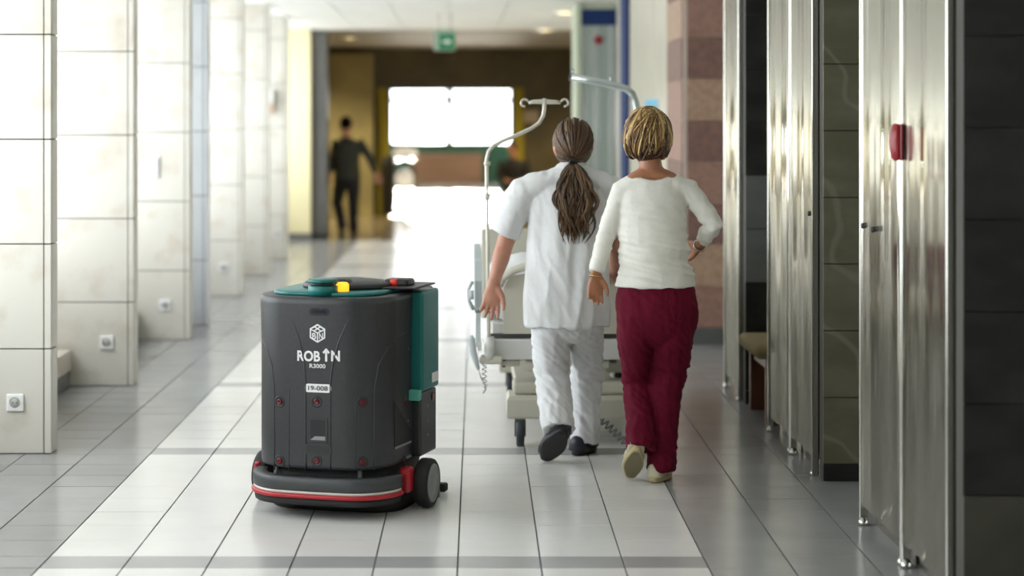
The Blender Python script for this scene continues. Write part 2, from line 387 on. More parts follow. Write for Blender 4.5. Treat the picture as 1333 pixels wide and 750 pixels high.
# stainless lockers
LX = 1.58
def locker(z0, z1, lab, dots=()):
    t = thing('steel_locker', lab, 'locker', (1.85, (z0+z1)/2, 0), 'stainless steel corridor lockers')
    MB().box((LX+.03, z0+.012, .10), (2.2, z1-.012, HC-.01)).build('body', STEEL_F, t)
    n = 14; rings = []
    # door: a sheet with soft vertical swellings
    ring0 = []
    for i in range(n+1):
        q = i/n; bow = .0045*math.sin(q*math.pi*3.2+z0*3)+.003*math.sin(q*math.pi*7+z1)
        ring0.append((LX+.004+bow, z0+.03+(z1-z0-.06)*q))
    outer = [Vector((x, y, 0)) for x, y in ring0] + [Vector((LX+.028, z1-.03, 0)), Vector((LX+.028, z0+.03, 0))]
    zb, zt = .085, HC-.05
    d = MB(); d.rings([[p+Vector((0,0,z)) for p in outer] for z in (zb, zt)], True, True)
    d.build('door', STEEL, t)
    MB().box((LX-.002, z0+.002, .0), (LX+.03, z0+.022, HC-.02), .003).build('stile', STEEL_F, t)
    MB().box((LX-.002, z1-.022, .0), (LX+.03, z1-.002, HC-.02), .003).build('stile', STEEL_F, t)
    MB().box((LX+.06, z0+.03, .0), (LX+.075, z1-.03, .05)).build('floor_rail', STEEL_F, t)
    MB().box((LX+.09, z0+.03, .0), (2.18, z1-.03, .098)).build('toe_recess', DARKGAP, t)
    for y in (z0+.023, z1-.023): MB().lathe((LX+.012, y, 0), (0,0,1), [(0,.021),(.012,.021),(.03,.012)], 12).build('foot', STEEL_F, t)
    for (y, z) in dots: MB().lathe((LX-.006, y, z), (1,0,0), [(0,.004),(0,.011),(.012,.012)], 12).build('keyhole', DARKGAP, t)
    return t
def zof(px): return LX*F/(px-VX)
locker(6.46, 7.13, 'nearest stainless locker, beside the black stone pier')
locker(7.135, 7.88, 'stainless locker just beyond the red handle, second from the right', [(7.80, 1.6-(294-VY)*7.80/F), (7.62, 1.6-(299-VY)*7.62/F)])
locker(8.92, 9.53, 'stainless locker directly behind the olive grey stone pier', [(9.0, 1.6-(278-VY)*9.0/F)])
locker(9.535, 10.22, 'stainless locker in front of the cushioned bench')
locker(11.28, 11.9, 'farthest narrow stainless locker, next to the pink granite pillar')
RED = mat('red_plastic', (.26,.006,.012), .35)
c = P(1170, 185, 7.13)
t = thing('alarm_handle', 'dark red rounded plastic box on the seam between two lockers', 'alarm', (LX-.02, 7.13, 1.45))
st = [(Vector((LX-.006-.0*1, 7.132, z)), a, b) for z, a, b in ((c.z-.066,.004,.03),(c.z-.06,.016,.036),(c.z-.03,.026,.038),(c.z,.03,.038),(c.z+.03,.026,.038),(c.z+.06,.016,.036),(c.z+.066,.004,.03))]
MB().loft([(p+Vector((-.012,0,0)), a*.8, b) for p, a, b in st], 16, (1,0,0)).build('shell', RED, t)
MB().box((LX-.012, 7.085, c.z-.062), (LX-.003, 7.175, c.z+.062), .003).build('back_plate', mat('dark_red_plastic', (.2,.01,.015), .4), t)
# bench in the recess
WOOD = mat('red_brown_wood', (.16,.055,.025), .35, col2=(.10,.035,.018), scale=12, stretch=(1,1,.2))
KHAKI = mat('khaki_cushion', (.27,.21,.10), .85, col2=(.22,.17,.08), scale=30, bump=.1)
bx0, by0, by1 = 1.60, 10.40, 11.0
t = thing('bench', 'small red-brown wooden bench with khaki cushion between lockers', 'bench', (1.8, 10.7, 0))
for y in (by0, by1-.04): MB().box((bx0, y, 0), (2.15, y+.04, .36), .005).build('side_panel', WOOD, t)
MB().box((bx0+.02, by0+.042, .28), (2.13, by1-.042, .33)).build('seat_board', WOOD, t)
o = MB().box((bx0-.06, by0-.03, .345), (2.17, by1+.03, .42), .035, 4, smooth=True).build('cushion', KHAKI, t)
# pink granite pillar
t = thing('granite_pillar', 'pink granite block pillar behind the woman', 'pillar', (1.9, 14.6, 0))
MB().box((1.592, 14.112, 0), (XR-.002, 15.14, HC-.002)).build('core', mat('pale_joint', (.5,.42,.36), .7), t)
link('plinth_tile', tp(.72, .014, .12, SLATE_C), t, (1.94, 14.105, .06)); link('plinth_tile', tp(.014, 1.02, .12, SLATE_C), t, (1.585, 14.63, .06))
z = .12; r = 0
while z < HC-.03:
    h = min(.293, HC-.004-z)
    pk = PINK[(0,1,2,0,2,1,2,0,1,2)[r % 10]]
    link('block', tp(.70, .012, h-.004, pk), t, (1.965, 14.106, z+h/2))
    link('block', tp(.012, .98, h-.004, PINK[(2,0,1,2,0,0,2,1,2,0)[r % 10]]), t, (1.586, 14.645, z+h/2))
    z += .293; r += 1
# wall beyond with blue-framed portal
struct(MB().box((1.58, 15.15, 0), (1.8, 26.9, HC)).build('wall_right_far', BEIGEW))
BLUE = mat('blue_paint', (.012,.032,.12), .6, spec=.2)
ALU = mat('grey_aluminium', (.42,.46,.46), .35, .6)
PALEG = mat('pale_green_paint', (.50,.55,.42), .5)
PGLASS = mat('pale_reflecting_glass', (.34,.40,.36), .06, 0, spec=.8)
zp = 20.0; k = zp/F
t = thing('portal', 'glazed doorway box with dark blue header projecting from the right wall', 'doorway', (1.4, 20.3, 0))
x0, x1 = (757-VX)*k, 1.577
MB().box((x0, zp, 2.535), (x1, zp+.6, 2.69), .006).build('header', BLUE, t)
MB().box(((749-VX)*k, zp-.02, 0), (x0-.002, zp+.6, 2.755), .005).build('post', PALEG, t)
MB().box((x0, zp+.02, 2.695), (x1, zp+.6, 2.755)).build('header_cap', PALEG, t)
for a, b in ((757,763),(774,780),(794,801)): MB().box(((a-VX)*k, zp+.01, .0), ((b-VX)*k-.002, zp+.05, 2.53), .003).build('mullion', ALU, t)
for a, b in ((763,774),(780,794)): MB().box(((a-VX)*k, zp+.025, .1), ((b-VX)*k-.004, zp+.035, 2.53)).build('pane', PGLASS, t)
for a, b in ((763,774),(780,794)): MB().box(((a-VX)*k, zp+.015, .0), ((b-VX)*k-.004, zp+.045, .098)).build('kick_plate', ALU, t)
c = P(779, 52, zp); MB().lathe((c.x, zp+.004, c.z), (0,1,0), [(0,.001),(0,.045),(.006,.045)], 20).build('round_sign', RED, t)
t = thing('blue_post', 'tall dark blue post on the right wall past the portal', 'post', (1.56, 18.8, 0))
MB().box((1.545, 18.45, 0), (1.578, 19.1, 2.75), .004).build('post_panel', BLUE, t)
c = P(853, 142, 16.0)
t = thing('wall_sign', 'light blue and white sign on beige wall beside pink pillar', 'sign', (1.57, 16.0, c.z))
MB().box((1.566, 15.72, 1.58), (1.578, 16.75, 1.76), .003).build('board', WPLAS, t)
MB().box((1.562, 15.74, 1.66), (1.5655, 16.73, 1.755)).build('blue_field', mat('sky_blue_print', (.10,.42,.62), .4), t)

# ================================================================== LOBBY, END WALL, FAR ROOM
OLIVE = mat('olive_marble', (.09,.075,.04), .35, col2=(.17,.145,.08), scale=1.6, detail=8, lo=.35, hi=.75)
D0, D1, DH = -1.117, .863, 2.07
we = MB(); we.box((-4.2, 33, 0), (D0, 33.25, HC)); we.box((D1, 33, 0), (4.2, 33.25, HC)); we.box((D0, 33, DH), (D1, 33.25, HC))
struct(we.build('wall_end', OLIVE))
OLW = mat('olive_wall_paint', (.42,.37,.19), .5, col2=(.26,.23,.12), scale=1.2)
struct(MB().box((-4.4, 26.3, 0), (-4.2, 33.2, HC)).build('wall_lobby_left', OLW))
struct(MB().box((4.2, 26.3, 0), (4.4, 33.2, HC)).build('wall_lobby_right', OLIVE))
struct(MB().box((1.8, 26.6, 0), (4.2, 26.9, HC)).build('wall_lobby_near', OLIVE)); struct(MB().box((-4.2, 26.5, 0), (-2.61, 26.8, HC)).build('wall_lobby_front', OLW))
struct(MB().box((-2.30, 32.6, 0), (-1.40, 32.98, HC-.1)).build('wall_lobby_panel', OLW))
YEL = mat('yellow_frame_paint', (.42,.35,.02), .45)
for i, (a, b) in enumerate(((-1.34, -1.16), (.905, 1.07))):
    struct(MB().box((a, 32.90, 0), (b, 32.995, DH+.03), .004).build('trim_%d' % (i+1), YEL))
# far room
FARW = mat('far_room_white', (.75,.74,.70), .6)
GREENP = mat('green_paint', (.035,.13,.075), .5)
struct(MB().box((-2.0, 33.25, 0), (-1.85, 49.8, 3.0)).build('wall_passage_left', FARW)); struct(MB().box((1.85, 33.25, 0), (2.0, 49.8, 3.0)).build('wall_passage_right', FARW))
struct(MB().box((-2.0, 33.25, 3.0), (2.0, 49.8, 3.1)).build('ceiling_passage', FARW))
struct(MB().box((-1.85, 49.5, 0), (1.85, 49.7, .95)).build('wall_parapet', GREENP))
fr = MB(); xm = (585-VX)*49.5/F
MGREY = mat('window_mullion', (.10,.09,.07), .5)
fr.box((xm-.08, 49.55, .99), (xm+.08, 49.65, 3.0)); fr.box((-1.85, 49.55, 2.0), (xm-.081, 49.65, 2.10)); fr.box((xm+.081, 49.55, 2.0), (1.85, 49.65, 2.10)); fr.box((-1.85, 49.5, .951), (1.85, 49.66, .99))
struct(fr.build('window_end', MGREY))
pl = bpy.data.lights.new('window_portal', 'AREA'); pl.shape = 'RECTANGLE'; pl.size = 3.7; pl.size_y = 2.05; pl.cycles.is_portal = True
po = bpy.data.objects.new('window_portal', pl); COL.objects.link(po); po.location = (0, 49.75, 1.98); po.rotation_euler = Vector((0,-1,0)).to_track_quat('-Z', 'Z').to_euler()
BW = mat('orange_brown_wood', (.40,.22,.12), .45, col2=(.33,.17,.09), scale=3, stretch=(.4,1,3))
t = thing('wooden_bench_box', 'long orange-brown wooden box bench below the bright far window', 'bench', (-.3, 49.2, 0))
for i in range(4): MB().box((-1.16, 48.95, .02+i*.165), (.58, 48.98, .02+i*.165+.158), .004).build('plank', BW, t)
MB().box((-1.15, 48.98, 0), (.57, 49.48, .67)).build('carcass', BW, t); MB().box((-1.19, 48.92, .682), (.61, 49.49, .725), .005).build('top', BW, t)
# exit sign
EGRN = mat('exit_green', (.025,.20,.085), .5, emit=.12)
zc = 22.0; a = P(565, 38, zc); b = P(593, 66, zc)
t = thing('exit_sign', 'green and white hanging exit sign under the corridor ceiling', 'sign', ((a.x+b.x)/2, zc, b.z))
MB().box((a.x, zc, b.z), (b.x, zc+.04, a.z), .005).build('case', mat('exit_case', (.36,.47,.37), .6), t)
MB().box((a.x+.055, zc-.004, b.z+.01), (b.x-.01, zc-.0005, a.z-.05)).build('green_panel', EGRN, t)
mx, mz = (a.x+.055+b.x-.01)/2, (a.z-.05+b.z+.01)/2
MB().prism([(mx-.05, zc-.006, mz+.012), (mx, zc-.006, mz+.012), (mx, zc-.006, mz+.035), (mx+.05, zc-.006, mz), (mx, zc-.006, mz-.035), (mx, zc-.006, mz-.012), (mx-.05, zc-.006, mz-.012)], (0,.0015,0)).build('arrow', WPLAS, t)
for x in (a.x+.05, b.x-.05): MB().cyl((x, zc+.02, a.z), (x, zc+.02, HC-.001), .006, 8).build('hanger', STEEL_F, t)
c = P(691, 152, 32.9)
t = thing('notice_board', 'small pale notice board on the dark wall right of the far door', 'notice', (c.x, 32.97, c.z-.1))
MB().box((c.x-.13, 32.975, c.z-.1), (c.x+.13, 32.998, c.z+.1), .004).build('board', mat('pale_notice', (.55,.47,.40), .6), t)
# wheeled bin and bundle trolley by the far door
BLK = mat('black_plastic', (.012,.012,.013), .5)
t = thing('waste_bin', 'tall black bin standing left of the bright far doorway', 'bin', (-1.2, 32.0, 0))
bx = -1.13
MB().loft([((bx, 32.0, z), q, q*1.0) for z, q in ((.05,.085),(.06,.095),(.85,.115),(.86,.12),(.90,.12))], 20, power=.5).build('body', BLK, t)
MB().loft([((bx, 32.0, z), q, q) for z, q in ((.905,.122),(.94,.118),(.99,.07),(1.0,.01))], 20, power=.6).build('lid', BLK, t)
for s in (-1,1): MB().cyl((bx+s*.06, 32.05, .03), (bx+s*.085, 32.05, .03), .03, 14).build('wheel', BLK, t)
t = thing('laundry_trolley', 'dark trolley carrying white bundles inside the bright doorway', 'trolley', (-1.0, 37, 0))
tx, ty = -1.0, 37.0
MB().box((tx-.2, ty-.3, .22), (tx+.2, ty+.3, .27), .01).build('deck', BLK, t); MB().box((tx-.2, ty-.3, .80), (tx+.2, ty+.3, .83), .008).build('shelf', BLK, t)
for sx in (-1,1):
    for sy in (-1,1):
        MB().cyl((tx+sx*.18, ty+sy*.27, .08), (tx+sx*.18, ty+sy*.27, .80), .014, 10).build('upright', BLK, t)
        MB().cyl((tx+sx*.18-.012, ty+sy*.27, .045), (tx+sx*.18+.012, ty+sy*.27, .045), .045, 16).build('caster', BLK, t)
LINEN = mat('white_linen', (.85,.84,.80), .8)
MB().ball((tx+.01, ty, .955), (.23,.28,.125)).build('upper_bundle', LINEN, t); MB().ball((tx, ty-.05, .465), (.17,.24,.195)).build('lower_bundle', LINEN, t)
# ================================================================== CLEANING ROBOT
RC = Vector((-.47, 8.33, 0)); RPH = math.radians(17); cp, sp = math.cos(RPH), math.sin(RPH)
def RW(u, v, z): return Vector((RC.x + u*cp + v*sp, RC.y - u*sp + v*cp, z))
def RWd(u, v, z=0): return Vector((u*cp + v*sp, -u*sp + v*cp, z))
RMAT = Matrix(((cp, sp, 0, RC.x), (-sp, cp, 0, RC.y), (0, 0, 1, 0), (0, 0, 0, 1)))
SHELL = mat('charcoal_shell', (.028,.029,.032), .40, col2=(.034,.035,.038), scale=60)
SHELL2 = mat('black_lid', (.018,.018,.019), .4)
TEAL = mat('teal_plastic', (.008,.155,.145), .35)
MINT = mat('mint_plastic', (.10,.42,.33), .4)
RUBBER = mat('black_rubber', (.015,.015,.015), .7)
HUB = mat('grey_hub', (.26,.27,.27), .4)
RRED = mat('bumper_red', (.42,.010,.02), .35)
LENS = mat('clear_strip', (.62,.60,.55), .15)
AMBER = mat('amber_beacon', (1.0,.42,.02), .3, emit=1.6)
REDG = mat('dark_red_lens', (.11,.006,.010), .15)
WHT = mat('white_print', (.80,.80,.80), .5)
def footprint(hw, front, back, rf, rb, bulge=.03, n=10):
    pts = []
    def arc(cx, cy, r, a0, a1):
        for i in range(n+1):
            a = a0+(a1-a0)*i/n; pts.append((cx+r*math.cos(a), cy+r*math.sin(a)))
    arc(hw-rf, front+rf, rf, -math.pi/2, 0); arc(hw-rb, back-rb, rb, 0, math.pi/2)
    arc(-hw+rb, back-rb, rb, math.pi/2, math.pi); arc(-hw+rf, front+rf, rf, math.pi, 1.5*math.pi)
    a, b = pts[-1], pts[0]
    for i in range(1, 8): pts.append((a[0]+(b[0]-a[0])*i/8, a[1]))
    out = []
    for (u, v) in pts:
        if v < 0: v -= bulge*(1-(u/hw)**2)*min(1, -v/(.6*abs(front)))
        out.append((u, v))
    return out
def inset(fp, d):
    n = len(fp); out = []
    for i in range(n):
        a = Vector(fp[i-1]); b = Vector(fp[(i+1) % n]); t = (b-a).normalized(); out.append((fp[i][0]-t.y*d, fp[i][1]+t.x*d))
    return out
FP = footprint(.288, -.345, .34, .16, .06)
def fploft(mb, prof, fp=None, smooth=True):
    return mb.rings([[RW(u, v, z) for u, v in inset(fp or FP, d)] for z, d in prof], True, smooth)
# arc-length table of the shell outline, s = 0 at the front centre, positive to the right
dense = []
for i in range(len(FP)):
    a = FP[i]; b = FP[(i+1) % len(FP)]
    for j in range(6): dense.append(((a[0]+(b[0]-a[0])*j/6, a[1]+(b[1]-a[1])*j/6)))
i0 = min(range(len(dense)), key=lambda i: abs(dense[i][0]) + (9 if dense[i][1] > 0 else 0))
dense = dense[i0:]+dense[:i0]
acc = [0]
for a, b in zip(dense, dense[1:]+dense[:1]): acc.append(acc[-1]+math.hypot(b[0]-a[0], b[1]-a[1]))
TOT = acc[-1]
def shell_s(s, z, off=0):
    q = s % TOT
    for i in range(len(dense)):
        if acc[i] <= q <= acc[i+1]:
            a = dense[i]; b = dense[(i+1) % len(dense)]; f = (q-acc[i])/max(acc[i+1]-acc[i], 1e-9)
            t = Vector((b[0]-a[0], b[1]-a[1])).normalized(); nn = (t.y, -t.x)
            u, v = a[0]+(b[0]-a[0])*f, a[1]+(b[1]-a[1])*f
            return RW(u+nn[0]*off, v+nn[1]*off, z), RWd(*nn), RWd(t.x, t.y)
def shell_at(x, y):
    """(s, z) of the shell point seen at a photo position"""
    dx = (x-VX)/F; best = None
    for i in range(len(dense)):
        a = RW(*dense[i], 0); b = RW(*dense[(i+1) % len(dense)], 0)
        den = (b.x-a.x) - dx*(b.y-a.y)
        if abs(den) < 1e-9: continue
        f = (dx*a.y-a.x)/den
        if 0 <= f <= 1:
            Z = a.y+(b.y-a.y)*f
            if best is None or Z < best[0]: best = (Z, acc[i]+f*(acc[i+1]-acc[i]))
    if best is None: return None
    s = best[1] if best[1] < TOT/2 else best[1]-TOT
    return s, CH-(y-VY)*best[0]/F
rob = thing('cleaning_robot', 'charcoal and teal floor-cleaning robot with white ROBiN lettering on its front', 'robot', (RC.x, RC.y, 0))
TOPZ = .885
shell = fploft(MB(), [(.195,.02),(.20,.004),(.215,0),(.40,0),(.70,0),(.855,-.004),(TOPZ-.012,-.004),(TOPZ-.003,.002),(TOPZ,.012)]).build('shell', SHELL, rob)
fploft(MB(), [(.06,.07),(.194,.05)]).build('chassis', RUBBER, rob)
fploft(MB(), [(.8855,.052),(.897,.052),(.900,.058)]).build('top_deck', TEAL, rob)
# lid, turret, beacon, emergency button
mb = MB(); lc = (.02, -.02)
mb.rings([[RW(lc[0]+q*.19*math.cos(a), lc[1]+q*.19*math.sin(a), z) for a in [2*math.pi*j/40 for j in range(40)]] for z, q in ((.901,1.0),(.915,1.0),(.922,.95),(.932,.5),(.934,.02))], True, True)
mb.build('lid', SHELL2, rob)
tu, tv = .008, -.288
tur = MB().lathe(RW(tu, tv, .888), (0,0,1), [(0,.060),(.036,.060),(.038,.056)]).build('lidar_base', TEAL, rob)
MB().lathe(RW(tu, tv, .927), (0,0,1), [(0,.048),(.012,.048)]).build('lidar_window', SHELL2, tur)
MB().lathe(RW(tu, tv, .9395), (0,0,1), [(0,.052),(.001,.062),(.009,.062),(.013,.055)]).build('lidar_cap', TEAL, tur)
MB().box((-.045,-.05,.90), (.045,.035,.945), .015, 3, Matrix.Translation(RW(.03, -.15, 0)) @ RMAT.to_3x3().to_4x4(), True).build('beacon_housing', SHELL2, rob)
MB().lathe(RW(.076, -.245, .901), (0,0,1), [(0,.026),(.028,.026),(.036,.018),(.037,.001)]).build('beacon', AMBER, rob)
eb = MB().box((-.055,-.05,.9005), (.055,.05,.935), .014, 3, Matrix.Translation(RW(.225, .03, 0)) @ RMAT.to_3x3().to_4x4(), True).build('button_housing', SHELL2, rob)
MB().box((-.018,-.056,.908), (.014,-.03,.936), .006, 2, Matrix.Translation(RW(.22, .03, 0)) @ RMAT.to_3x3().to_4x4(), True).build('red_button', mat('signal_red', (.75,.03,.02), .3), eb)
MB().box((.13,-.10,.9), (.33,.2,.9085), .004, 1, RMAT).build('side_pad', SHELL2, rob)
# teal tank on the right flank, latch, lower flank
MB().box((.2, .0, .470), (.337, .225, .8845), .012, 3, RMAT).build('tank', TEAL, rob)
MB().box((.20, .01, .20), (.325, .225, .466), .01, 2, RMAT).build('flank', SHELL, rob)
MB().box((.27, -.035, .438), (.333, -.001, .482), .004, 1, RMAT).build('latch', MINT, rob)
o = MB().box((.3375, .12, .495), (.339, .205, .535), 0, 1, RMAT).build('tank_label', WHT, rob)
# left wire handle
mb = MB(); p0 = shell_s(-.44, .83)[0]; nn = shell_s(-.44, .83)[1]
MB().tube([shell_s(-.42,.835)[0], shell_s(-.42,.835,.018)[0], shell_s(-.42,.81,.026)[0], shell_s(-.42,.795,.012)[0], shell_s(-.42,.795)[0]], .003, 6).build('wire_handle', STEEL_F, rob)
# raised ridges of the front shell
def ridge(pxs, r=.0038):
    pts = []
    for (x, y) in pxs:
        q = shell_at(x, y)
        if q: pts.append(q)
    out = []
    for a, b in zip(pts, pts[1:]):
        for j in range(6): out.append((a[0]+(b[0]-a[0])*j/6, a[1]+(b[1]-a[1])*j/6))
    out.append(pts[-1])
    MB().tube([shell_s(s, z, -.0008)[0] for s, z in out], r, 8).build('ridge', SHELL, rob)
ridge([(371,394),(380,415),(390,443),(396,470),(398,500),(398,612)])
ridge([(466,393),(452,420),(441,445),(433,475),(430,500),(430,612)])
ridge([(536,429),(520,437),(505,452),(493,475),(488,505),(487,612)])
ridge([(340.5,436),(347,452),(354,475),(357,505),(357,612)])
ridge([(376,505),(376,612)], .0025); ridge([(463,520),(463,612)], .0025)
# red sensor screws in cups
for (x, y) in [(364,523),(412,523),(472,524),(527,523),(364,600),(412,600),(472,602),(527,601)]:
    q = shell_at(x, y)
    if not q: continue
    p, n, t_ = shell_s(*q)
    cup = MB().lathe(p-n*.002, n, [(0,.024),(.003,.024),(.0045,.021),(.003,.017),(.003,.001)], 20).build('sensor_cup', SHELL2, rob)
    MB().lathe(p-n*.002, n, [(.0015,.0125),(.0060,.0120),(.007,.009),(.006,.007),(.006,.001)], 16).build('red_lens', REDG, cup)
# plates lying on the shell: outline given in (s, z), bent along it
def plate(name, poly, m, th=.0025, base=-.001, parent=None):
    a = [shell_s(s, z, base)[0] for s, z in poly]; b = [shell_s(s, z, th)[0] for s, z in poly]
    return MB().rings([a, b], True, False).build(name, m, parent or rob)
def rrect(c, w_, h, r, n=6):
    pts = []
    for cx, cz, a0 in ((w_/2-r, h/2-r, 0), (-w_/2+r, h/2-r, 90), (-w_/2+r, -h/2+r, 180), (w_/2-r, -h/2+r, 270)):
        for i in range(n+1):
            a = math.radians(a0+90*i/n); pts.append((c[0]+cx+r*math.cos(a), c[1]+cz+r*math.sin(a)))
    return pts
k = 7.98/F
S0 = shell_at(413, 434)
plate('camera_slot', rrect(shell_at(416,406), 28*k, 10*k, 4.9*k), RUBBER, .004); plate('camera_glass', rrect(shell_at(416,406), 20*k, 5*k, 2.4*k), mat('camera_glass', (.02,.025,.04), .05), .005)
plate('number_plate', rrect(shell_at(414,505.5), 36*k, 11*k, 4*k), WHT, .002)
# recess box: frame, dark well and sloped sill
c = shell_at(414, 560)
plate('recess_frame', rrect(c, 26*k, 32*k, 2*k), SHELL, .003); plate('recess_well', rrect((c[0], c[1]+.004), 20*k, 24*k, 1.5*k), RUBBER, .0035)
plate('recess_sill', [(c[0]-10*k, c[1]-13*k), (c[0]+10*k, c[1]-13*k), (c[0]+10*k, c[1]-8*k), (c[0]-4*k, c[1]-8*k)], HUB, .004)
c = shell_at(414, 585)
plate('grip_rim', rrect(c, 38*k, 16*k, 7.5*k), SHELL, .004); plate('grip_slot', rrect(c, 32*k, 10.5*k, 5*k), SHELL2, .0045)
c = shell_at(513, 522); a = shell_at(534, 560); b = shell_at(534, 576); d = shell_at(513, 585)
if a and b: plate('vent_triangle', [c, a, b, d], RUBBER, .003); plate('vent_lip', [d, (d[0], d[1]+.008), (b[0], b[1]+.008), b], HUB, .006)
for (x, y) in ((531,454),(531,548)):
    q = shell_at(x, y)
    if q: p, n, t_ = shell_s(*q); MB().lathe(p, n, [(0,.004),(.003,.004),(.003,.001)], 10).build('screw', HUB, rob)
for z in (.40, .34, .28): p = RW(.3255, .10, z); MB().lathe(p, RWd(1,0), [(-.001,.005),(.003,.005),(.003,.001)], 10).build('screw', HUB, rob)
q = RW(.3255,.17,.43); MB().lathe(q, RWd(1,0), [(-.001,.018),(.003,.018),(.003,.001)], 16).build('red_lens', REDG, rob)
# lettering
def text_mesh(txt, size, bold=0):
    cu = bpy.data.curves.new('t', 'FONT'); cu.body = txt; cu.size = size; cu.align_x = 'CENTER'; cu.offset = bold; cu.resolution_u = 4
    ob = bpy.data.objects.new('t', cu); COL.objects.link(ob)
    dg = bpy.context.evaluated_depsgraph_get(); dg.update()
    me = bpy.data.meshes.new_from_object(ob.evaluated_get(dg)); bpy.data.objects.remove(ob)
    return me
def shell_text(txt, px, py, h, width, m, name, bold=0, off=.0022):
    me = text_mesh(txt, 1.0, bold)
    xs = [v.co.x for v in me.vertices]; ys = [v.co.y for v in me.vertices]
    sx = width/(max(xs)-min(xs)); sy = h/(max(ys)-min(ys)); mx, my = (max(xs)+min(xs))/2, (max(ys)+min(ys))/2
    c = shell_at(px, py)
    vs = [shell_s(c[0]+(v.co.x-mx)*sx, c[1]+(v.co.y-my)*sy, off)[0] for v in me.vertices]
    mb = MB(); mb.add(vs, [list(p.vertices) for p in me.polygons]); mb.build(name, m, rob)
def strip_mark(segs, w_, m, name, off=.0022):
    mb = MB()
    for (a, b) in segs:
        a = Vector(a); b = Vector(b); t = (b-a).normalized(); nrm = Vector((-t.y, t.x))*w_/2; a = a-t*w_*.3; b = b+t*w_*.3
        mb.add([shell_s(q.x, q.y, off)[0] for q in (a-nrm, b-nrm, b+nrm, a+nrm)], [(0,1,2,3)])
    mb.build(name, m, rob)
shell_text('ROB', 402.0, 463.5, 14*k, 32*k, WHT, 'lettering', .032)
shell_text('N', 437, 463.5, 14*k, 12*k, WHT, 'lettering', .032)
c = shell_at(424.8, 463.5)
strip_mark([((c[0], c[1]-6.3*k), (c[0], c[1]+8.5*k)), ((c[0]-3.4*k, c[1]+4.4*k), (c[0], c[1]+8.4*k)), ((c[0]+3.4*k, c[1]+4.4*k), (c[0], c[1]+8.4*k))], 2.9*k, WHT, 'lettering')
shell_text('R3000', 413.5, 476.5, 5.6*k, 22*k, WHT, 'lettering', .02)
shell_text('19-008', 414, 505.5, 6*k, 27*k, SHELL2, 'number_lettering', .015, .0026)
# hexagon emblem with an upper cross-and-chevron and the letters B N
c = shell_at(413.5, 434); R = 11.2*k
hx = [(c[0]+R*math.sin(math.radians(60*i)), c[1]+R*math.cos(math.radians(60*i))) for i in range(6)]
segs = [(hx[i], hx[(i+1) % 6]) for i in range(6)]
strip_mark(segs, 1.9*k, WHT, 'emblem')
ctr = (c[0], c[1]+.6*k); lf = (c[0]-R*.80, c[1]+R*.42); rt = (c[0]+R*.80, c[1]+R*.42)
strip_mark([(lf, ctr), (rt, ctr), (ctr, (c[0], c[1]-R*.92)), ((c[0]-R*.38, c[1]+R*.78), (c[0]+R*.38, c[1]+R*.30)), ((c[0]+R*.38, c[1]+R*.78), (c[0]-R*.38, c[1]+R*.30))], 1.5*k, WHT, 'emblem')
shell_text('B', 409.2, 437.5, 8*k, 5.4*k, WHT, 'emblem', .02); shell_text('N', 418.0, 437.5, 8*k, 5.4*k, WHT, 'emblem', .02)
# bumper with red strip, light strip and end caps
FB = footprint(.318, -.372, .10, .17, .05, .03)
def fb_front(prof, name, m, parent, vmax):
    """open band following the bumper outline up to v = vmax"""
    fp = [q for q in FB]; n = len(fp)
    idx = [i for i in range(n) if fp[i][1] < vmax]
    st = next(i for i in idx if (i-1) % n not in idx); order = []
    i = st
    while i in idx: order.append(i); i = (i+1) % n
    rings = []
    for z, d in prof: 
        ins = inset(FB, d); rings.append([RW(*ins[i], z) for i in order])
    mb = MB(); m_ = len(order); vs = [p for r in rings for p in r]; fs = []
    L = len(rings)
    for a in range(L):
        b = (a+1) % L
        for j in range(m_-1): fs.append((a*m_+j, a*m_+j+1, b*m_+j+1, b*m_+j))
    fs.append([a*m_ for a in range(L)]); fs.append([a*m_+m_-1 for a in range(L)][::-1])
    mb.add(vs, fs, True)
    return mb.build(name, m, parent)
BUMP = mat('bumper_grey', (.045,.048,.052), .45)
bum = fb_front([(.113,.05),(.113,.004),(.118,0),(.160,0),(.167,.006),(.167,.05)], 'bumper', BUMP, rob, .02)
fb_front([(.1015,.03),(.1015,.003),(.1125,.003),(.1125,.03)], 'light_strip', LENS, bum, -.12)
fb_front([(.085,.02),(.085,-.003),(.090,-.006),(.096,-.006),(.101,-.003),(.101,.02)], 'red_strip', RRED, bum, -.05)
fb_front([(.056,.05),(.056,.010),(.084,.004),(.084,.05)], 'skirt', RUBBER, rob, .04)
fploft(MB(), [(.003,.0),(.055,.0)], footprint(.285, -.19, .16, .12, .05, .02)).build('brush_deck', RUBBER, rob)
for sgn in (-1, 1):
    if sgn > 0:
        MB().box((.285, -.155, .080), (.330, -.085, .182), .012, 2, RMAT, True).build('red_end_cap', RRED, bum)
    else:
        MB().tube([RW(-.30, -.2, .180), RW(-.318, -.20, .178), RW(-.326, -.19, .155), RW(-.326, -.18, .105), RW(-.318, -.18, .092)], .0085, 8).build('red_end_cap', RRED, bum)
for u in (-.19, -.02, .17): MB().cyl(RW(u, -.30, .15), RW(u, -.30, .20), .009, 12).build('spring_post', HUB, rob)
MB().cyl(RW(-.12, -.27, .12), RW(-.12, -.27, .194), .03, 16).build('motor_can', STEEL_F, rob)
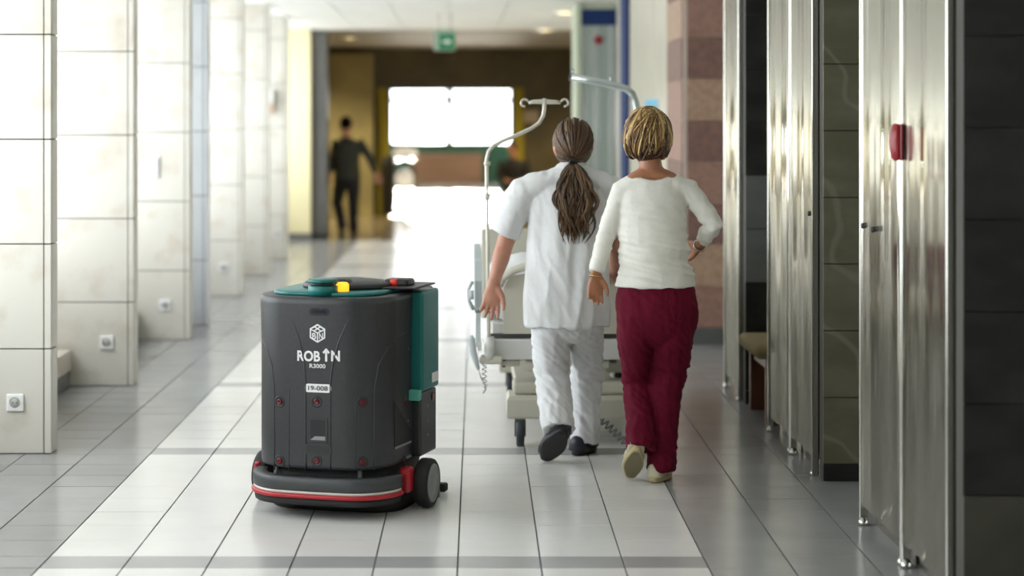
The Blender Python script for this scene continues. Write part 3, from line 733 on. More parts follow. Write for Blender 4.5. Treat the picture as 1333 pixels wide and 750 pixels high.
# wheels
for sgn in (1, -1):
    a0 = RW(sgn*.325, -.005, .1005); ax = RWd(sgn, 0)
    wh = MB().lathe(a0, ax, [(0,.06),(0,.090),(.008,.099),(.02,.1005),(.045,.1005),(.056,.097),(.062,.088),(.060,.080),(.050,.079),(.050,.06)], 40).build('wheel', RUBBER, rob)
    MB().lathe(a0, ax, [(.05,.079),(.061,.079),(.064,.072),(.059,.066),(.059,.038),(.063,.034),(.064,.001)], 40).build('hub', HUB, wh)
    MB().lathe(a0, ax, [(-.06,.02),(.05,.02)], 12).build('axle', RUBBER, wh)
MB().box((.335, .06, .012), (.365, .15, .05), .003, 1, RMAT).build('squeegee_bracket', TEAL, rob)
MB().box((-.34, .30, .004), (.34, .345, .04), .006, 1, RMAT).build('squeegee', RUBBER, rob)
MB().cyl(RW(0,.2,.045), RW(.03,.2,.045), .044, 20).build('rear_caster', RUBBER, rob)
# ================================================================== HOSPITAL BED
ZB = 9.75
BEIGE = mat('bed_beige', (.55,.53,.44), .4); BEDW = mat('bed_white_enamel', (.66,.66,.62), .35); RAILG = mat('rail_grey', (.50,.55,.56), .4)
MATT = mat('mattress_cover', (.70,.71,.70), .7, col2=(.64,.65,.65), scale=8); DGREY = mat('dark_grey_metal', (.07,.07,.07), .5); POLE = mat('pole_enamel', (.62,.60,.52), .3, .3)
CHROME = mat('pale_chrome', (.62,.68,.68), .22, .8)
bed = thing('hospital_bed', 'beige hospital bed on casters being pushed by the two people', 'bed', (.56, 10.7, 0))
L, Rr, ZE = .13, 1.0, 11.75
MB().box((L+.02, ZB, .42), (Rr-.02, ZB+.06, .522), .008, 2).build('end_beam', BEDW, bed)
for x in (L+.03, Rr-.09): MB().box((x, ZB+.062, .44), (x+.06, ZE, .515), .006).build('side_beam', BEDW, bed)
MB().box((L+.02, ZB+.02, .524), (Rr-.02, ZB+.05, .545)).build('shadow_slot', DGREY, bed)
n = 20; prof = []
eb = [Vector((P(655, 440, ZB).x + (1.0-.02-P(655,440,ZB).x)*i/n, ZB-.005, .83+.02*math.sin(math.pi*i/n))) for i in range(n+1)]
x0 = P(655, 440, ZB).x
out = [Vector((x0, ZB-.005, .548)), Vector((.985, ZB-.005, .548))] + [Vector((.985, ZB-.005, .78))] + [Vector((.96, ZB-.005, .82))] + eb[::-1][1:-1] + [Vector((x0+.02, ZB-.005, .81)), Vector((x0, ZB-.005, .77))]
MB().prism(out, (0,.04,0)).build('end_board', BEIGE, bed)
MB().tube([P(650,372,ZB-.03), P(654,362,ZB-.04), P(668,352,ZB-.05), P(690,345,ZB-.05), P(745,341,ZB-.05), P(800,345,ZB-.05), P(824,356,ZB-.04), P(830,372,ZB-.03)], .020, 12).build('push_handle', BEIGE, bed)
MB().box((L+.05, ZB+.08, .60), (Rr-.05, ZE-.05, .78), .05, 4, smooth=True).build('mattress', MATT, bed)
MB().box((L+.03, ZB+.07, .535), (Rr-.03, ZE-.03, .595), .008).build('mattress_deck', BEDW, bed)
o = MB().loft([((x, ZB+.33, .84), .2*q, .09*q) for x, q in ((.22,.3),(.25,.75),(.32,.95),(.55,1.0),(.78,.95),(.86,.75),(.89,.3))], 20, (0,1,0)).build('pillow', MATT, bed)
# far end board, side rails
MB().box((L, ZE, .42), (Rr, ZE+.04, .95), .015, 2).build('foot_board', BEIGE, bed)
for x, sgn in ((L-.05, 1), (Rr+.015, -1)):
    st = [Vector((x, y, z)) for y, z in ((ZB+.10,.66),(ZB+.08,.80),(ZB+.16,.895),(ZB+.5,.93),(ZB+.95,.93),(ZB+1.05,.86),(ZB+1.05,.70),(ZB+.95,.64),(ZB+.3,.62))]
    MB().prism(st, (.035,0,0)).build('side_rail', RAILG, bed)
    MB().box((x+.006, ZB+.2, .46), (x+.03, ZB+.28, .63)).build('rail_bracket', RAILG, bed)
    MB().tube([(x-.006, ZB+.07, .66), (x-.028, ZB+.06, .70), (x-.032, ZB+.06, .76), (x-.012, ZB+.06, .80)], .010, 8).build('rail_latch', RAILG, bed)
MB().lathe(P(613.5, 384, ZB+.02), (1,0,0), [(-.012,.004),(-.012,.024),(.012,.024),(.012,.004)], 16).build('rail_knob', RAILG, bed)
# under-frame
for x0, x1, z0, z1 in ((.33,.42,.36,.415),(.20,.30,.385,.416),(.5,.74,.375,.416)): MB().box((x0, ZB+.02, z0), (x1, ZB+.2, z1), .006).build('actuator_box', BEIGE, bed)
for a in (P(640,472,ZB), P(656,476,ZB)): MB().cyl((a.x, ZB+.03, a.z-.012), (a.x, ZB+.03, .43), .010, 10).build('bolt', DGREY, bed)
for x in (.66, .84): 
    MB().box((x, ZB+.3, .22), (x+.05, ZB+.38, .50), .004).build('lift_column', DGREY, bed)
    MB().box((x, ZE-.5, .22), (x+.05, ZE-.42, .50), .004).build('lift_column', DGREY, bed)
for (ya, yb) in ((ZB-.02, ZB+.22), (ZE-.25, ZE-.02)):
    a = P(660, 540, ZB).x
    def sec(ix, z): return [Vector((a+ix, ya+ix*.6, z)), Vector((1.0-ix, ya+ix*.6, z)), Vector((1.0-ix, yb-ix*.6, z)), Vector((a+ix, yb-ix*.6, z))]
    MB().rings([sec(.004,.135), sec(0,.145), sec(0,.225), sec(.012,.245)], True, False).build('base_cover', BEIGE, bed)
    MB().box((a+.03, ya+.05, .246), (.97, yb-.03, .31), .015, 2).build('base_step', BEIGE, bed)
    for x in (P(677, 560, ZB).x, .93):
        yc = (ya+yb)/2-.04 if ya < 10 else yb-.1
        yc = 9.745 if ya < 10 else 11.6
        cs = MB().box((x-.026, yc-.03, .122), (x+.026, yc+.03, .1345)).build('caster_fork', DGREY, bed)
        for s in (-1, 1): MB().box((x+s*.024-.003, yc-.02, .05), (x+s*.024+.003, yc+.02, .122)).build('fork_cheek', DGREY, cs)
        MB().lathe((x-.019, yc, .0665), (1,0,0), [(0,.045),(0,.060),(.004,.066),(.034,.066),(.038,.060),(.038,.045)], 28).build('caster_wheel', mat('caster_rubber', (.03,.035,.042), .5), cs)
MB().box((.30, ZB+.2, .16), (.82, ZE-.26, .21), .006).build('base_spine', BEIGE, bed)
# pole socket, drip pole with hooked cross bar
iv = MB(); zi = ZB-.03
iv = MB().tube([P(636.5,470,zi), P(635.5,400,zi), P(634.5,300,zi), P(633.5,222,zi), P(633.5,208,zi), P(636,197,zi), P(643,189,zi), P(655,183,zi), P(675,175,zi), P(692,167,zi), P(702,160,zi), P(707,151,zi), P(708.5,142,zi), P(709,128,zi)], .0095, 12).build('drip_pole', POLE, bed)
for py, r_, h in ((213, .016, .02), (256, .017, .034)): c = P(634, py, zi); MB().cyl(c-Vector((0,0,h/2)), c+Vector((0,0,h/2)), r_, 14).build('pole_clamp', POLE, iv)
c = P(634, 255, zi); MB().cyl(c, c+Vector((.036,-.01,.004)), .007, 10).build('clamp_screw', POLE, iv); MB().lathe(c+Vector((.034,-.01,.004)), (1,0,0), [(0,.012),(.008,.016),(.012,.006)], 10).build('clamp_knob', POLE, iv)
cb = MB().loft([(P(688,134,zi), .007, .006), (P(694,132.5,zi), .010,.006), (P(709,132.5,zi), .013, .008), (P(724,133,zi), .010,.006), (P(730,134,zi), .007,.006)], 12, (0,0,1)).build('hook_bar', POLE, iv)
for sgn, cx in ((-1, 683), (1, 735)):
    c = P(cx, 134, zi)
    MB().tube([c+Vector((-sgn*.0175*math.cos(a), 0, .0175*math.sin(a))) for a in [math.radians(q) for q in range(20, 300, 20)]], .0055, 8).build('hook', POLE, iv)
MB().cyl(P(637,452,zi)-Vector((0,0,.06)), P(637,452,zi)+Vector((0,0,.05)), .024, 16).build('pole_socket', BEDW, bed)
a = P(624, 462, zi); b = P(654, 474, zi); MB().box((a.x, zi-.02, b.z), (b.x, zi+.05, a.z-.005), .012, 2).build('corner_bracket', BEIGE, bed)
# lifting pole reaching over the bed
zt = 10.4
mb = MB().tube([P(858,440,zt), P(850,300,zt), P(842,215,zt), P(833,160,zt), P(827,132,zt), P(823,122,zt), P(815,115.5,zt), P(803,112,zt), P(775,106,zt), P(742.5,100,zt)], .0185, 14).build('lifting_pole', CHROME, bed)
for px, py in ((746,97),(795,107)): c = P(px, py, zt); MB().cyl(c, c+Vector((0,0,.03)), .006, 8).build('peg', CHROME, mb)
MB().tube([P(742.8,100.1,zt), P(741,99.7,zt)], .0195, 14).build('end_plug', DGREY, mb)
# handset and cords
h = thing('bed_handset', 'grey handset with curly cord hanging at the left bed corner', 'handset', P(617,480,ZB-.05))
MB().loft([(P(613,437,ZB-.05), .010,.008), (P(614,441,ZB-.05), .016,.012), (P(616,458,ZB-.05), .017,.012), (P(620,472,ZB-.05), .014,.010), (P(623,481,ZB-.05), .008,.007)], 12).build('grip', RAILG, h)
MB().box(P(622,446,ZB-.055), P(627,456,ZB-.02)).build('hook_bracket', BEDW, h)
MB().tube([P(622,480,ZB-.05), P(626,492,ZB-.05), P(631,500,ZB-.05), P(632,507,ZB-.05), P(629,512,ZB-.05)], .0045, 6).build('cord_tail', POLE, h)
def coil(a, b, turns, r, wr=.0032):
    a = Vector(a); b = Vector(b); t = (b-a).normalized(); u = t.orthogonal().normalized(); v = t.cross(u); N = turns*12
    return MB().tube([a+(b-a)*(i/N)+u*(r*math.cos(2*math.pi*i/12))+v*(r*math.sin(2*math.pi*i/12)) for i in range(N+1)], wr, 5)
coil(P(630,462,ZB-.04), P(631,504,ZB-.05), 7, .010).build('curly_cord', RAILG, h)
o = coil(P(773,536,ZB+.1), P(815,577,ZB+.05), 8, .018, .004).build('power_cord', mat('cord_grey', (.22,.22,.21), .5)); tag(o, 'grey curly cord dangling below the bed between the two people', 'cord')
# ================================================================== PEOPLE
SKIN_M = mat('skin_light', (.52,.25,.17), .5, col2=(.46,.21,.14), scale=20, sub=.08)
SKIN_W = mat('skin_tan', (.40,.17,.085), .45, col2=(.34,.14,.07), scale=20, sub=.08)
SHIRT = mat('white_cotton_tunic', (.74,.75,.75), .85, col2=(.71,.72,.72), scale=60, bump=.06, bscale=300)
KNIT = mat('cream_white_jersey', (.78,.765,.70), .85, col2=(.75,.735,.67), scale=80, bump=.05, bscale=400)
PANT_W = mat('white_cotton_trousers', (.76,.77,.78), .85, col2=(.72,.73,.74), scale=60, bump=.06, bscale=300)
PANT_R = mat('burgundy_trousers', (.125,.004,.020), .8, spec=.15, col2=(.105,.003,.016), scale=60, bump=.06, bscale=300)
SHOE_B = mat('black_navy_shoe', (.014,.017,.028), .45); SOLE_B = mat('black_sole', (.012,.012,.012), .6)
CLOG = mat('cream_leather_clog', (.60,.55,.40), .4); CLOG_S = mat('clog_sole', (.52,.43,.22), .5); CLOG_T = mat('worn_sole_tread', (.20,.17,.10), .6)
def hairm(n, c, r=.5): return mat(n, c, r, bump=.25, bscale=220, stretch=(1,1,.15))
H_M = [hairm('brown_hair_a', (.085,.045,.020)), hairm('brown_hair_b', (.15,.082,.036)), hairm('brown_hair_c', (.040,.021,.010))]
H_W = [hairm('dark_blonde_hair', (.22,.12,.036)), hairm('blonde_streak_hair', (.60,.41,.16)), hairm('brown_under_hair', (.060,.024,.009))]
def fold(sx, sz, amp, seed=0.0, sh=0.0):
    """cloth folds: ridged noise, drawn out along the fold direction"""
    def f(c, n):
        p = Vector((c.x*sx+seed, c.y*sx*.6, (c.z+sh*c.x)*sz))
        a = noise.noise(p); b = noise.noise(p*2.1+Vector((7,3,1)))
        return amp*((1-abs(a)*2.2)*.7 + b*.5 - .3)
    return f
def hand_lofts(mb, wr, dirv, palm, thumb, s=1.0, curl=.35, spread=.10):
    """wr wrist, dirv along the hand, palm normal of the palm side, thumb towards the thumb side"""
    d = Vector(dirv).normalized(); th = (Vector(thumb)-d*Vector(thumb).dot(d)).normalized(); pn = d.cross(th)
    if pn.dot(Vector(palm)) < 0: pn = -pn
    wr = Vector(wr)
    mb.loft([(wr-d*.02*s, .026*s, .020*s), (wr+d*.015*s, .029*s, .018*s), (wr+d*.05*s, .039*s, .016*s), (wr+d*.085*s+pn*.004*s, .040*s, .014*s), (wr+d*.098*s+pn*.006*s, .036*s, .010*s)], 16, th)
    for i, (o, ln) in enumerate(((.030,.072),(.010,.082),(-.010,.076),(-.029,.060))):
        a = wr+d*(.085-abs(i-1.3)*.004)*s+th*o*s+pn*.004*s; dd = (d+th*(o/.03)*spread).normalized(); pts = [a-dd*.012*s, a]; ang = curl*(.5+.15*i)
        for k_, q in enumerate((.44,.32,.24)):
            e = dd*math.cos(ang)+pn*math.sin(ang); pts.append(pts[-1]+e*ln*q*s); ang += curl*(.9+.12*i)
        mb.tube(pts, [.0095*s,.0095*s,.0088*s,.0080*s,.0058*s], 10)
    a = wr+d*.018*s+th*.020*s+pn*.004*s
    td = (d*.70+th*.62+pn*.25).normalized(); b = a+td*.042*s; c = b+(d*.9+th*.30+pn*.25).normalized()*.034*s; e = c+(d*.95+th*.1+pn*.22).normalized()*.026*s
    mb.tube([a-td*.01*s, a, b, c, e], [.012*s,.0145*s,.0118*s,.0100*s,.0065*s], 10)
def head_lofts(mb, c, yaw, s=1.0, tiltf=0.0, ear=0.0):
    """head with face looking away along +y turned by yaw (positive = to the left in the picture)"""
    f = Vector((-math.sin(yaw), math.cos(yaw), -tiltf)).normalized(); r = Vector((math.cos(yaw), math.sin(yaw), 0)); u = r.cross(f)*1.0
    if u.z < 0: u = -u
    A = lambda x, y, z: Vector(c)+(r*x+f*y+u*z)*s
    mb.loft([(A(0,.045,-.118), .022*s,.026*s), (A(0,.040,-.105), .040*s,.046*s), (A(0,.028,-.075), .055*s,.068*s), (A(0,.014,-.04), .064*s,.083*s), (A(0,.004,0), .071*s,.092*s), (A(0,-.002,.04), .073*s,.095*s), (A(0,-.002,.075), .062*s,.082*s), (A(0,0,.1), .042*s,.056*s), (A(0,0,.112), .016*s,.022*s)], 24, r)
    mb.loft([(A(0,.090,.012), .007*s,.008*s), (A(0,.100,-.012), .010*s,.012*s), (A(0,.106,-.034), .015*s,.013*s), (A(0,.094,-.044), .012*s,.009*s)], 10, r)     # nose
    mb.loft([(A(-.022,.084,-.066), .006*s,.008*s), (A(0,.090,-.066), .010*s,.011*s), (A(.022,.084,-.066), .006*s,.008*s)], 8, u)                              # lips
    mb.loft([(A(-.05,.070,.026), .008*s,.010*s), (A(0,.088,.026), .010*s,.010*s), (A(.05,.070,.026), .008*s,.010*s)], 8, u)                                  # brow
    for q in (-1, 1):
        mb.loft([(A(q*(.064+ear*.4),-.004,-.050-ear), .007*s,.010*s), (A(q*(.074+ear),-.010,-.028-ear), .008*s,.014*s), (A(q*(.080+ear*1.3),-.014,-.004-ear), .008*s,.019*s), (A(q*(.076+ear),-.014,.016-ear), .007*s,.014*s)], 10, r)  # ears
    return A
def eyes(A, parent, s=1.0):
    for q in (-1, 1): MB().ball(A(q*.031,.079,.004), .0115*s, 10, 8).build('eye', WPLAS, parent)
def lock(mb, pts, r, flat=.45, n=6, ref=None):
    N = len(pts); mb.tube(pts, [r*(.55+.45*math.sin(math.pi*min(1, i/(N-1)*1.0+.15))**.5) if i < N-1 else r*.12 for i in range(N)], n, True, flat, ref)

# ---------------------------------------------------------------- person in white tunic (left)
ZM = 9.33
man = thing('person', 'person in white tunic and trousers with a long wavy brown ponytail', 'person', (P(735,600,9.35).x, 9.4, 0), 'hospital staff walking with the bed')
b = MB()
hc = P(745, 189, ZM+.02); sc = .98
A_m = head_lofts(b, hc, .30, sc, .06, .012)
b.loft([(P(744,250,ZM), .09,.07), (P(744.5,232,ZM), .062,.062), (P(745,215,ZM), .054,.056), (P(745,196,ZM+.015), .052,.055)], 20)
b.loft([(P(738,405,ZM), .14,.10), (P(738,370,ZM), .155,.105), (P(739,330,ZM), .15,.10), (P(741,285,ZM-.005), .165,.105), (P(743,250,ZM-.005), .16,.09), (P(744,236,ZM), .10,.075)], 28)
sL, eL, wL = P(682,246,ZM), P(656,322,ZM+.04), P(643,369,ZM-.02)
b.loft([(P(700,240,ZM), .06,.06), (sL, .054,.056), (sL.lerp(eL,.5), .046,.048), (eL, .040,.041), (eL.lerp(wL,.3), .041,.043), (eL.lerp(wL,.7), .032,.035), (wL, .027,.024)], 18)
hand_lofts(b, wL, (-.13,.06,-1), (.15,-1,0), (1,-.2,0), 1.10, .34, .16)
sR, eR, wR = P(797,246,ZM), P(806,322,ZM+.06), P(800,352,ZM+.30)
b.loft([(P(780,240,ZM), .06,.06), (sR, .054,.056), (sR.lerp(eR,.5), .046,.048), (eR, .040,.041), (eR.lerp(wR,.35), .041,.042), (eR.lerp(wR,.75), .031,.033), (wR, .027,.024)], 18)
hand_lofts(b, wR, (-.1,1,-.12), (0,.1,-1), (-1,.1,0), .98, .75)
hL, kL, aL = P(717,388,ZM), P(717,486,9.37), P(729,548,9.225)
hR, kR, aR = P(763,388,ZM+.02), P(764,478,9.56), P(757,566,9.545)
for h_, k_, a_ in ((hL,kL,aL),(hR,kR,aR)):
    b.loft([(h_+Vector((0,0,.06)), .075,.08), (h_, .078,.085), (h_.lerp(k_,.5), .066,.07), (k_, .05,.052), (k_.lerp(a_,.35), .048,.052), (a_, .034,.038)], 18)
body = b.build('body', SKIN_M, man); baked(body, .0052, 3)
eyes(A_m, body, sc)
# tunic
b = MB()
b.loft([(P(738.5,424,ZM+.005), .197,.155), (P(738.5,405,ZM+.005), .200,.152), (P(738.5,375,ZM), .197,.142), (P(739,340,ZM), .190,.130), (P(741,300,ZM), .192,.128), (P(742,268,ZM), .196,.122), (P(743,246,ZM), .190,.105), (P(744,233,ZM), .150,.088), (P(745,223,ZM), .085,.072), (P(745,214,ZM), .066,.064)], 36)
cf = P(656.5,304,ZM+.03)
b.loft([(P(668,262,ZM+.005), .05,.055), (P(678,248,ZM), .062,.072), (P(700,241,ZM), .062,.088), (P(722,235,ZM), .058,.086), (P(745,231,ZM), .058,.084), (P(768,235,ZM), .058,.086), (P(784,241,ZM), .062,.086), (P(801,248,ZM), .062,.072), (P(809,262,ZM+.005), .05,.055)], 24, (0,0,1))
for sh, el, hem in ((sL, eL, cf), (sR, eR, P(805,304,ZM+.05))):
    q = 1 if sh is sR else -1
    b.loft([(sh+Vector((-q*.035,0,.0)), .05,.075), (sh+Vector((-q*.005,0,-.015)), .066,.078), (sh.lerp(hem,.25), .074,.080), (sh.lerp(hem,.6), .070,.074), (hem, .066,.072)], 24)
tun = b.build('tunic', SHIRT, man)
def tunic_disp(c, n):
    back = max(0, -n.y)
    v = fold(12, 2.2, .015, 3)(c, n)*(.4+.6*min(1, max(0, (1.35-c.z)/.5)))
    q = fold(14, 10, .005, 11, 1.2)(c, n)
    hem = .008*math.sin(c.x*24+1)*max(0, min(1, (.78-c.z)/.18))
    return v+q+hem*.6
baked(tun, .0068, 4, .5, tunic_disp)
b = MB(); cc = P(745, 217, ZM+.01)
b.rings([[cc+Vector((rx*math.cos(a), ry*math.sin(a), z-.012*math.sin(a))) for a in [2*math.pi*j/28 for j in range(28)]] for z, rx, ry in ((-.028,.074,.072),(.0,.067,.066),(.014,.064,.063),(.012,.060,.059),(-.02,.062,.06))], False)
b.build('collar', SHIRT, tun)
# trousers
b = MB()
b.loft([(P(738,445,ZM), .09,.06), (P(738,436,ZM), .150,.10), (P(738,424,ZM), .176,.122), (P(738,405,ZM), .182,.128), (P(738,375,ZM), .172,.12), (P(739,345,ZM), .155,.11)], 30)
b.loft([(P(716,398,ZM), .090,.115), (P(717,430,ZM), .093,.108), (P(718,460,9.36), .087,.094), (P(719,490,9.37), .082,.088), (P(722,520,9.31), .079,.084), (P(725,545,9.24), .077,.082), (P(726,562,9.20), .074,.082)], 24)
b.loft([(P(761,398,ZM), .090,.115), (P(762,430,9.40), .086,.104), (P(763,460,9.50), .080,.092), (P(764,485,9.56), .077,.086), (P(762,520,9.56), .072,.080), (P(761,552,9.55), .069,.076), (P(760,577,9.54), .066,.076)], 24)
tr = b.build('trousers', PANT_W, man)
def pant_disp(seed, amp, zk):
    fa = fold(9, 26, amp, seed, .9); fb = fold(22, 4, amp*.8, seed+5, .3)
    return lambda c, n: fa(c, n)*(.55+.6*math.exp(-((c.z-zk)/.14)**2)+.7*math.exp(-((c.z-.12)/.10)**2)) + fb(c, n)
baked(tr, .0068, 4, .5, pant_disp(2, .0095, .40))
# shoes
def shoe(parent, heel, toe, up, w_, mU, mS, h=.065, clog=False):
    """heel and toe points on the sole; up the direction from sole to instep"""
    heel = Vector(heel); toe = Vector(toe); ax = (toe-heel).normalized(); up = (Vector(up)-ax*Vector(up).dot(ax)).normalized(); sd = ax.cross(up); Ls = (toe-heel).length
    def outline(k_, z, ins=0):
        out = []
        for j in range(32):
            a = 2*math.pi*j/32; t_ = .5-.5*math.cos(a); 
            wv = w_*(.74+.34*math.sin(t_*math.pi*.95)**2*1.0+.10*t_)*abs(math.sin(a))**.62*(1 if math.sin(a) >= 0 else -1)
            out.append(heel+ax*(Ls*(t_*(1-2*ins)+ins))+sd*(wv*(1-ins*2))+up*z)
        return out
    s_ = MB().rings([outline(1,-.0,.03), outline(1,.004,0), outline(1,.024,0), outline(1,.027,.01)], True, True).build('shoe', mS, parent)
    tr_ = MB().rings([outline(1,-.002,.07), outline(1,.0,.07)], True, False).build('tread', CLOG_T if clog else SOLE_B, s_)
    mb = MB(); rings = []
    for t_, wq, hq in ((.005,.35,.5),(.03,.75,.95),(.12,.92,1.05),(.28,.95,1.08),(.45,1.0,1.0),(.62,1.10,.80),(.78,1.08,.64),(.90,.88,.52),(.97,.55,.40),(.995,.2,.3)):
        ring = []
        for j in range(18):
            a = math.pi*j/17; ring.append(heel+ax*(Ls*t_)+sd*(w_*wq*math.cos(a))+up*(.022+(h*hq)*math.sin(a)**.7))
        rings.append(ring)
    mb.rings(rings, True, True); mb.build('upper', mU, s_)
    if clog:
        mb = MB(); mb.tube([heel+ax*(Ls*.42)+sd*(w_*1.03*math.cos(a))+up*(.024+h*1.02*math.sin(a)) for a in [math.pi*i/10 for i in range(11)]], .007, 8, True, .5); mb.build('strap', mU, s_)
    return s_
shoe(man, P(734,562,9.12), P(709,601,9.315), (.1,1,.9), .050, SHOE_B, SOLE_B)
shoe(man, (P(748,590,9.455).x, 9.455, .003), (P(772,584,9.66).x, 9.66, .003), (0,0,1), .045, SHOE_B, SOLE_B)
# hair combed back to a tie, ponytail
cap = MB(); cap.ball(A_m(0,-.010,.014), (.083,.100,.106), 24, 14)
tie = P(746, 213, ZM-.105); rng = random.Random(3)
hair = MB()
C = A_m(0,-.008,.014)
for i in range(170):
    a = rng.uniform(-math.pi*.62, math.pi*.62); e = rng.uniform(.0, 1.0)
    start = Vector((math.sin(a)*math.cos(e*1.35), math.cos(a)*.25+.05 if e < .9 else .2, math.sin(e*1.35)))
    d0 = Vector((math.sin(a*.8)*.9, rng.uniform(-.2,.55), rng.uniform(-.35,1.0))).normalized(); d1 = (tie-C).normalized()
    pts = []
    for j in range(9):
        q = j/8; dd = (d0*(1-q)+d1*q).normalized(); R3 = Vector((dd.x*.089, dd.y*.106, dd.z*.112)); pts.append(C+R3*(1+rng.uniform(-.012,.012)+.02*math.sin(q*3)))
    pts.append(tie+Vector((rng.uniform(-.012,.012), rng.uniform(-.01,.01), rng.uniform(-.012,.006))))
    hair.cm = rng.choice((0,0,1,2)); lock(hair, pts, rng.uniform(.006,.011), .4)
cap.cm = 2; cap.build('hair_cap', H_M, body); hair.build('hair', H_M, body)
pt = MB()
for i in range(190):
    a = rng.uniform(0, 2*math.pi); rad = math.sqrt(rng.random()); ln = rng.uniform(.22,.335) if i > 24 else rng.uniform(.33,.37)
    ph = rng.uniform(0, 6.28); wv = rng.uniform(.008,.022); pts = []
    for j in range(15):
        q = j/14; wd = (.022+.082*math.sin(min(1, q*1.6)*math.pi/2)*(1-.50*max(0,q-.45)/.55))
        x = tie.x+.012*q+math.cos(a)*rad*wd+wv*math.sin(ph+q*10)*q**.4; y = tie.y-.012-.012*math.sin(q*3)+math.sin(a)*rad*.032+.020*q+wv*.7*math.cos(ph*1.3+q*11)*q**.4
        y = min(y, P(0,0,ZM).y-.085-.02*rad)
        pts.append(Vector((x, y-.035*min(1,q*2.2), tie.z-.005-ln*q)))
    pt.cm = rng.choice((0,0,1,1,2)); lock(pt, pts, rng.uniform(.005,.010), .5)
pt.build('ponytail', H_M, body)
MB().tube([tie+Vector((.017*math.cos(a), -.012, .015*math.sin(a))) for a in [2*math.pi*i/16 for i in range(17)]], .006, 8).build('hair_tie', SHELL2, body)

# ---------------------------------------------------------------- person in burgundy trousers (right)
ZW = 8.78
wom = thing('person', 'person with short blonde-streaked hair, cream top and burgundy trousers', 'person', (P(850,625,8.8).x, 8.8, 0), 'hospital staff walking with the bed')
b = MB(); hw_ = P(843, 184, ZW+.02); sw = .93
A_w = head_lofts(b, hw_, -.12, sw, .05)
b.loft([(P(848,252,ZW), .10,.065), (P(848,236,ZW), .085,.062), (P(847.5,226,ZW), .062,.055), (P(847,215,ZW), .050,.050), (P(846,192,ZW+.01), .048,.050)], 20)
b.loft([(P(812,246,ZW), .03,.045), (P(824,236,ZW), .036,.058), (P(836,230,ZW), .040,.060), (P(848,227,ZW), .045,.060), (P(860,230,ZW), .040,.060), (P(874,235,ZW), .036,.058), (P(890,246,ZW), .03,.045)], 20, (0,0,1))
b.loft([(P(854,400,ZW), .14,.10), (P(853,375,ZW), .145,.10), (P(851,330,ZW), .125,.085), (P(849,285,ZW), .13,.09), (P(848,255,ZW), .135,.08), (P(848,243,ZW), .11,.07)], 28)
sL, eL, wL = P(810,249,ZW), P(790,303,ZW+.02), P(776,358,ZW-.04)
b.loft([(P(824,243,ZW), .045,.045), (sL, .040,.045), (sL.lerp(eL,.5), .036,.038), (eL, .031,.033), (eL.lerp(wL,.3), .031,.033), (eL.lerp(wL,.7), .025,.027), (wL, .022,.020)], 16)
hand_lofts(b, wL+Vector((0,0,.004)), (-.06,.05,-1), (.4,-.9,0), (.95,.1,0), .90, .42, .10)
sR, eR, wR = P(896,246,ZW), P(929,292,ZW-.02), P(910,321,ZW+.14)
b.loft([(P(882,243,ZW), .045,.045), (sR, .040,.045), (sR.lerp(eR,.5), .036,.038), (eR, .031,.033), (eR.lerp(wR,.35), .031,.032), (eR.lerp(wR,.75), .025,.027), (wR, .022,.021)], 16)
hand_lofts(b, wR, (-.42,.75,-.50), (-.9,-.1,-.2), (0,.5,.9), .90, .5)
legs = ((P(831,392,ZW), P(830,492,8.90), P(830,570,8.75)), (P(873,392,ZW), P(865,498,8.86), P(857,602,8.82)))
for h_, k_, a_ in legs:
    b.loft([(h_+Vector((0,0,.06)), .07,.08), (h_, .075,.085), (h_.lerp(k_,.5), .062,.066), (k_, .046,.05), (k_.lerp(a_,.35), .044,.05), (a_, .031,.036)], 18)
body = b.build('body', SKIN_W, wom); baked(body, .005, 3); eyes(A_w, body, sw)
# cream top with boat neck and three-quarter sleeves
b = MB()
b.loft([(P(853.5,373,ZW), .177,.132), (P(853.5,360,ZW), .170,.128), (P(852.5,340,ZW), .158,.120), (P(851,318,ZW), .151,.112), (P(849.5,295,ZW), .147,.108), (P(848.5,270,ZW), .150,.106), (P(848,252,ZW), .154,.098), (P(848,240,ZW), .152,.088), (P(848,232,ZW), .135,.078)], 36)
wq = wL+Vector((.0,.002,.012))
b.loft([(P(803,262,ZW), .04,.045), (P(808,250,ZW), .05,.058), (P(822,242,ZW), .050,.070), (P(835,238,ZW), .045,.072), (P(848,237,ZW), .045,.072), (P(862,238,ZW), .045,.072), (P(878,241,ZW), .050,.070), (P(897,248,ZW), .05,.058), (P(904,260,ZW), .04,.045)], 22, (0,0,1))
b.loft([(sL+Vector((.02,0,0)), .04,.055), (sL+Vector((.004,0,-.008)), .050,.058), (sL.lerp(eL,.35), .047,.052), (eL, .041,.043), (eL.lerp(wq,.5), .037,.039), (wq, .033,.033)], 22)
wq2 = eR.lerp(wR,.66)
b.loft([(sR+Vector((-.02,0,0)), .04,.055), (sR+Vector((-.004,0,-.008)), .050,.058), (sR.lerp(eR,.35), .048,.052), (sR.lerp(eR,.75), .045,.047), (eR, .044,.045), (eR.lerp(wq2,.5), .041,.043), (wq2, .036,.037)], 22)
top = b.build('top', KNIT, wom)
def top_disp(c, n):
    wa = math.exp(-((c.z-1.02)/.12)**2) if abs(c.x-.86) < .19 else .25
    v = fold(3.5, 26, .015, 5, .25)(c, n)*(.2+1.0*wa)
    dr = .0045*math.sin((c.z+.9*(c.x-.845)**2*4)*70)*max(0, min(1, (c.z-1.12)/.1))*max(0, -n.y)*max(0, 1-abs(c.x-.845)/.12)
    return v+dr*.7+fold(16, 7, .003, 9)(c, n)
baked(top, .0064, 4, .5, top_disp)
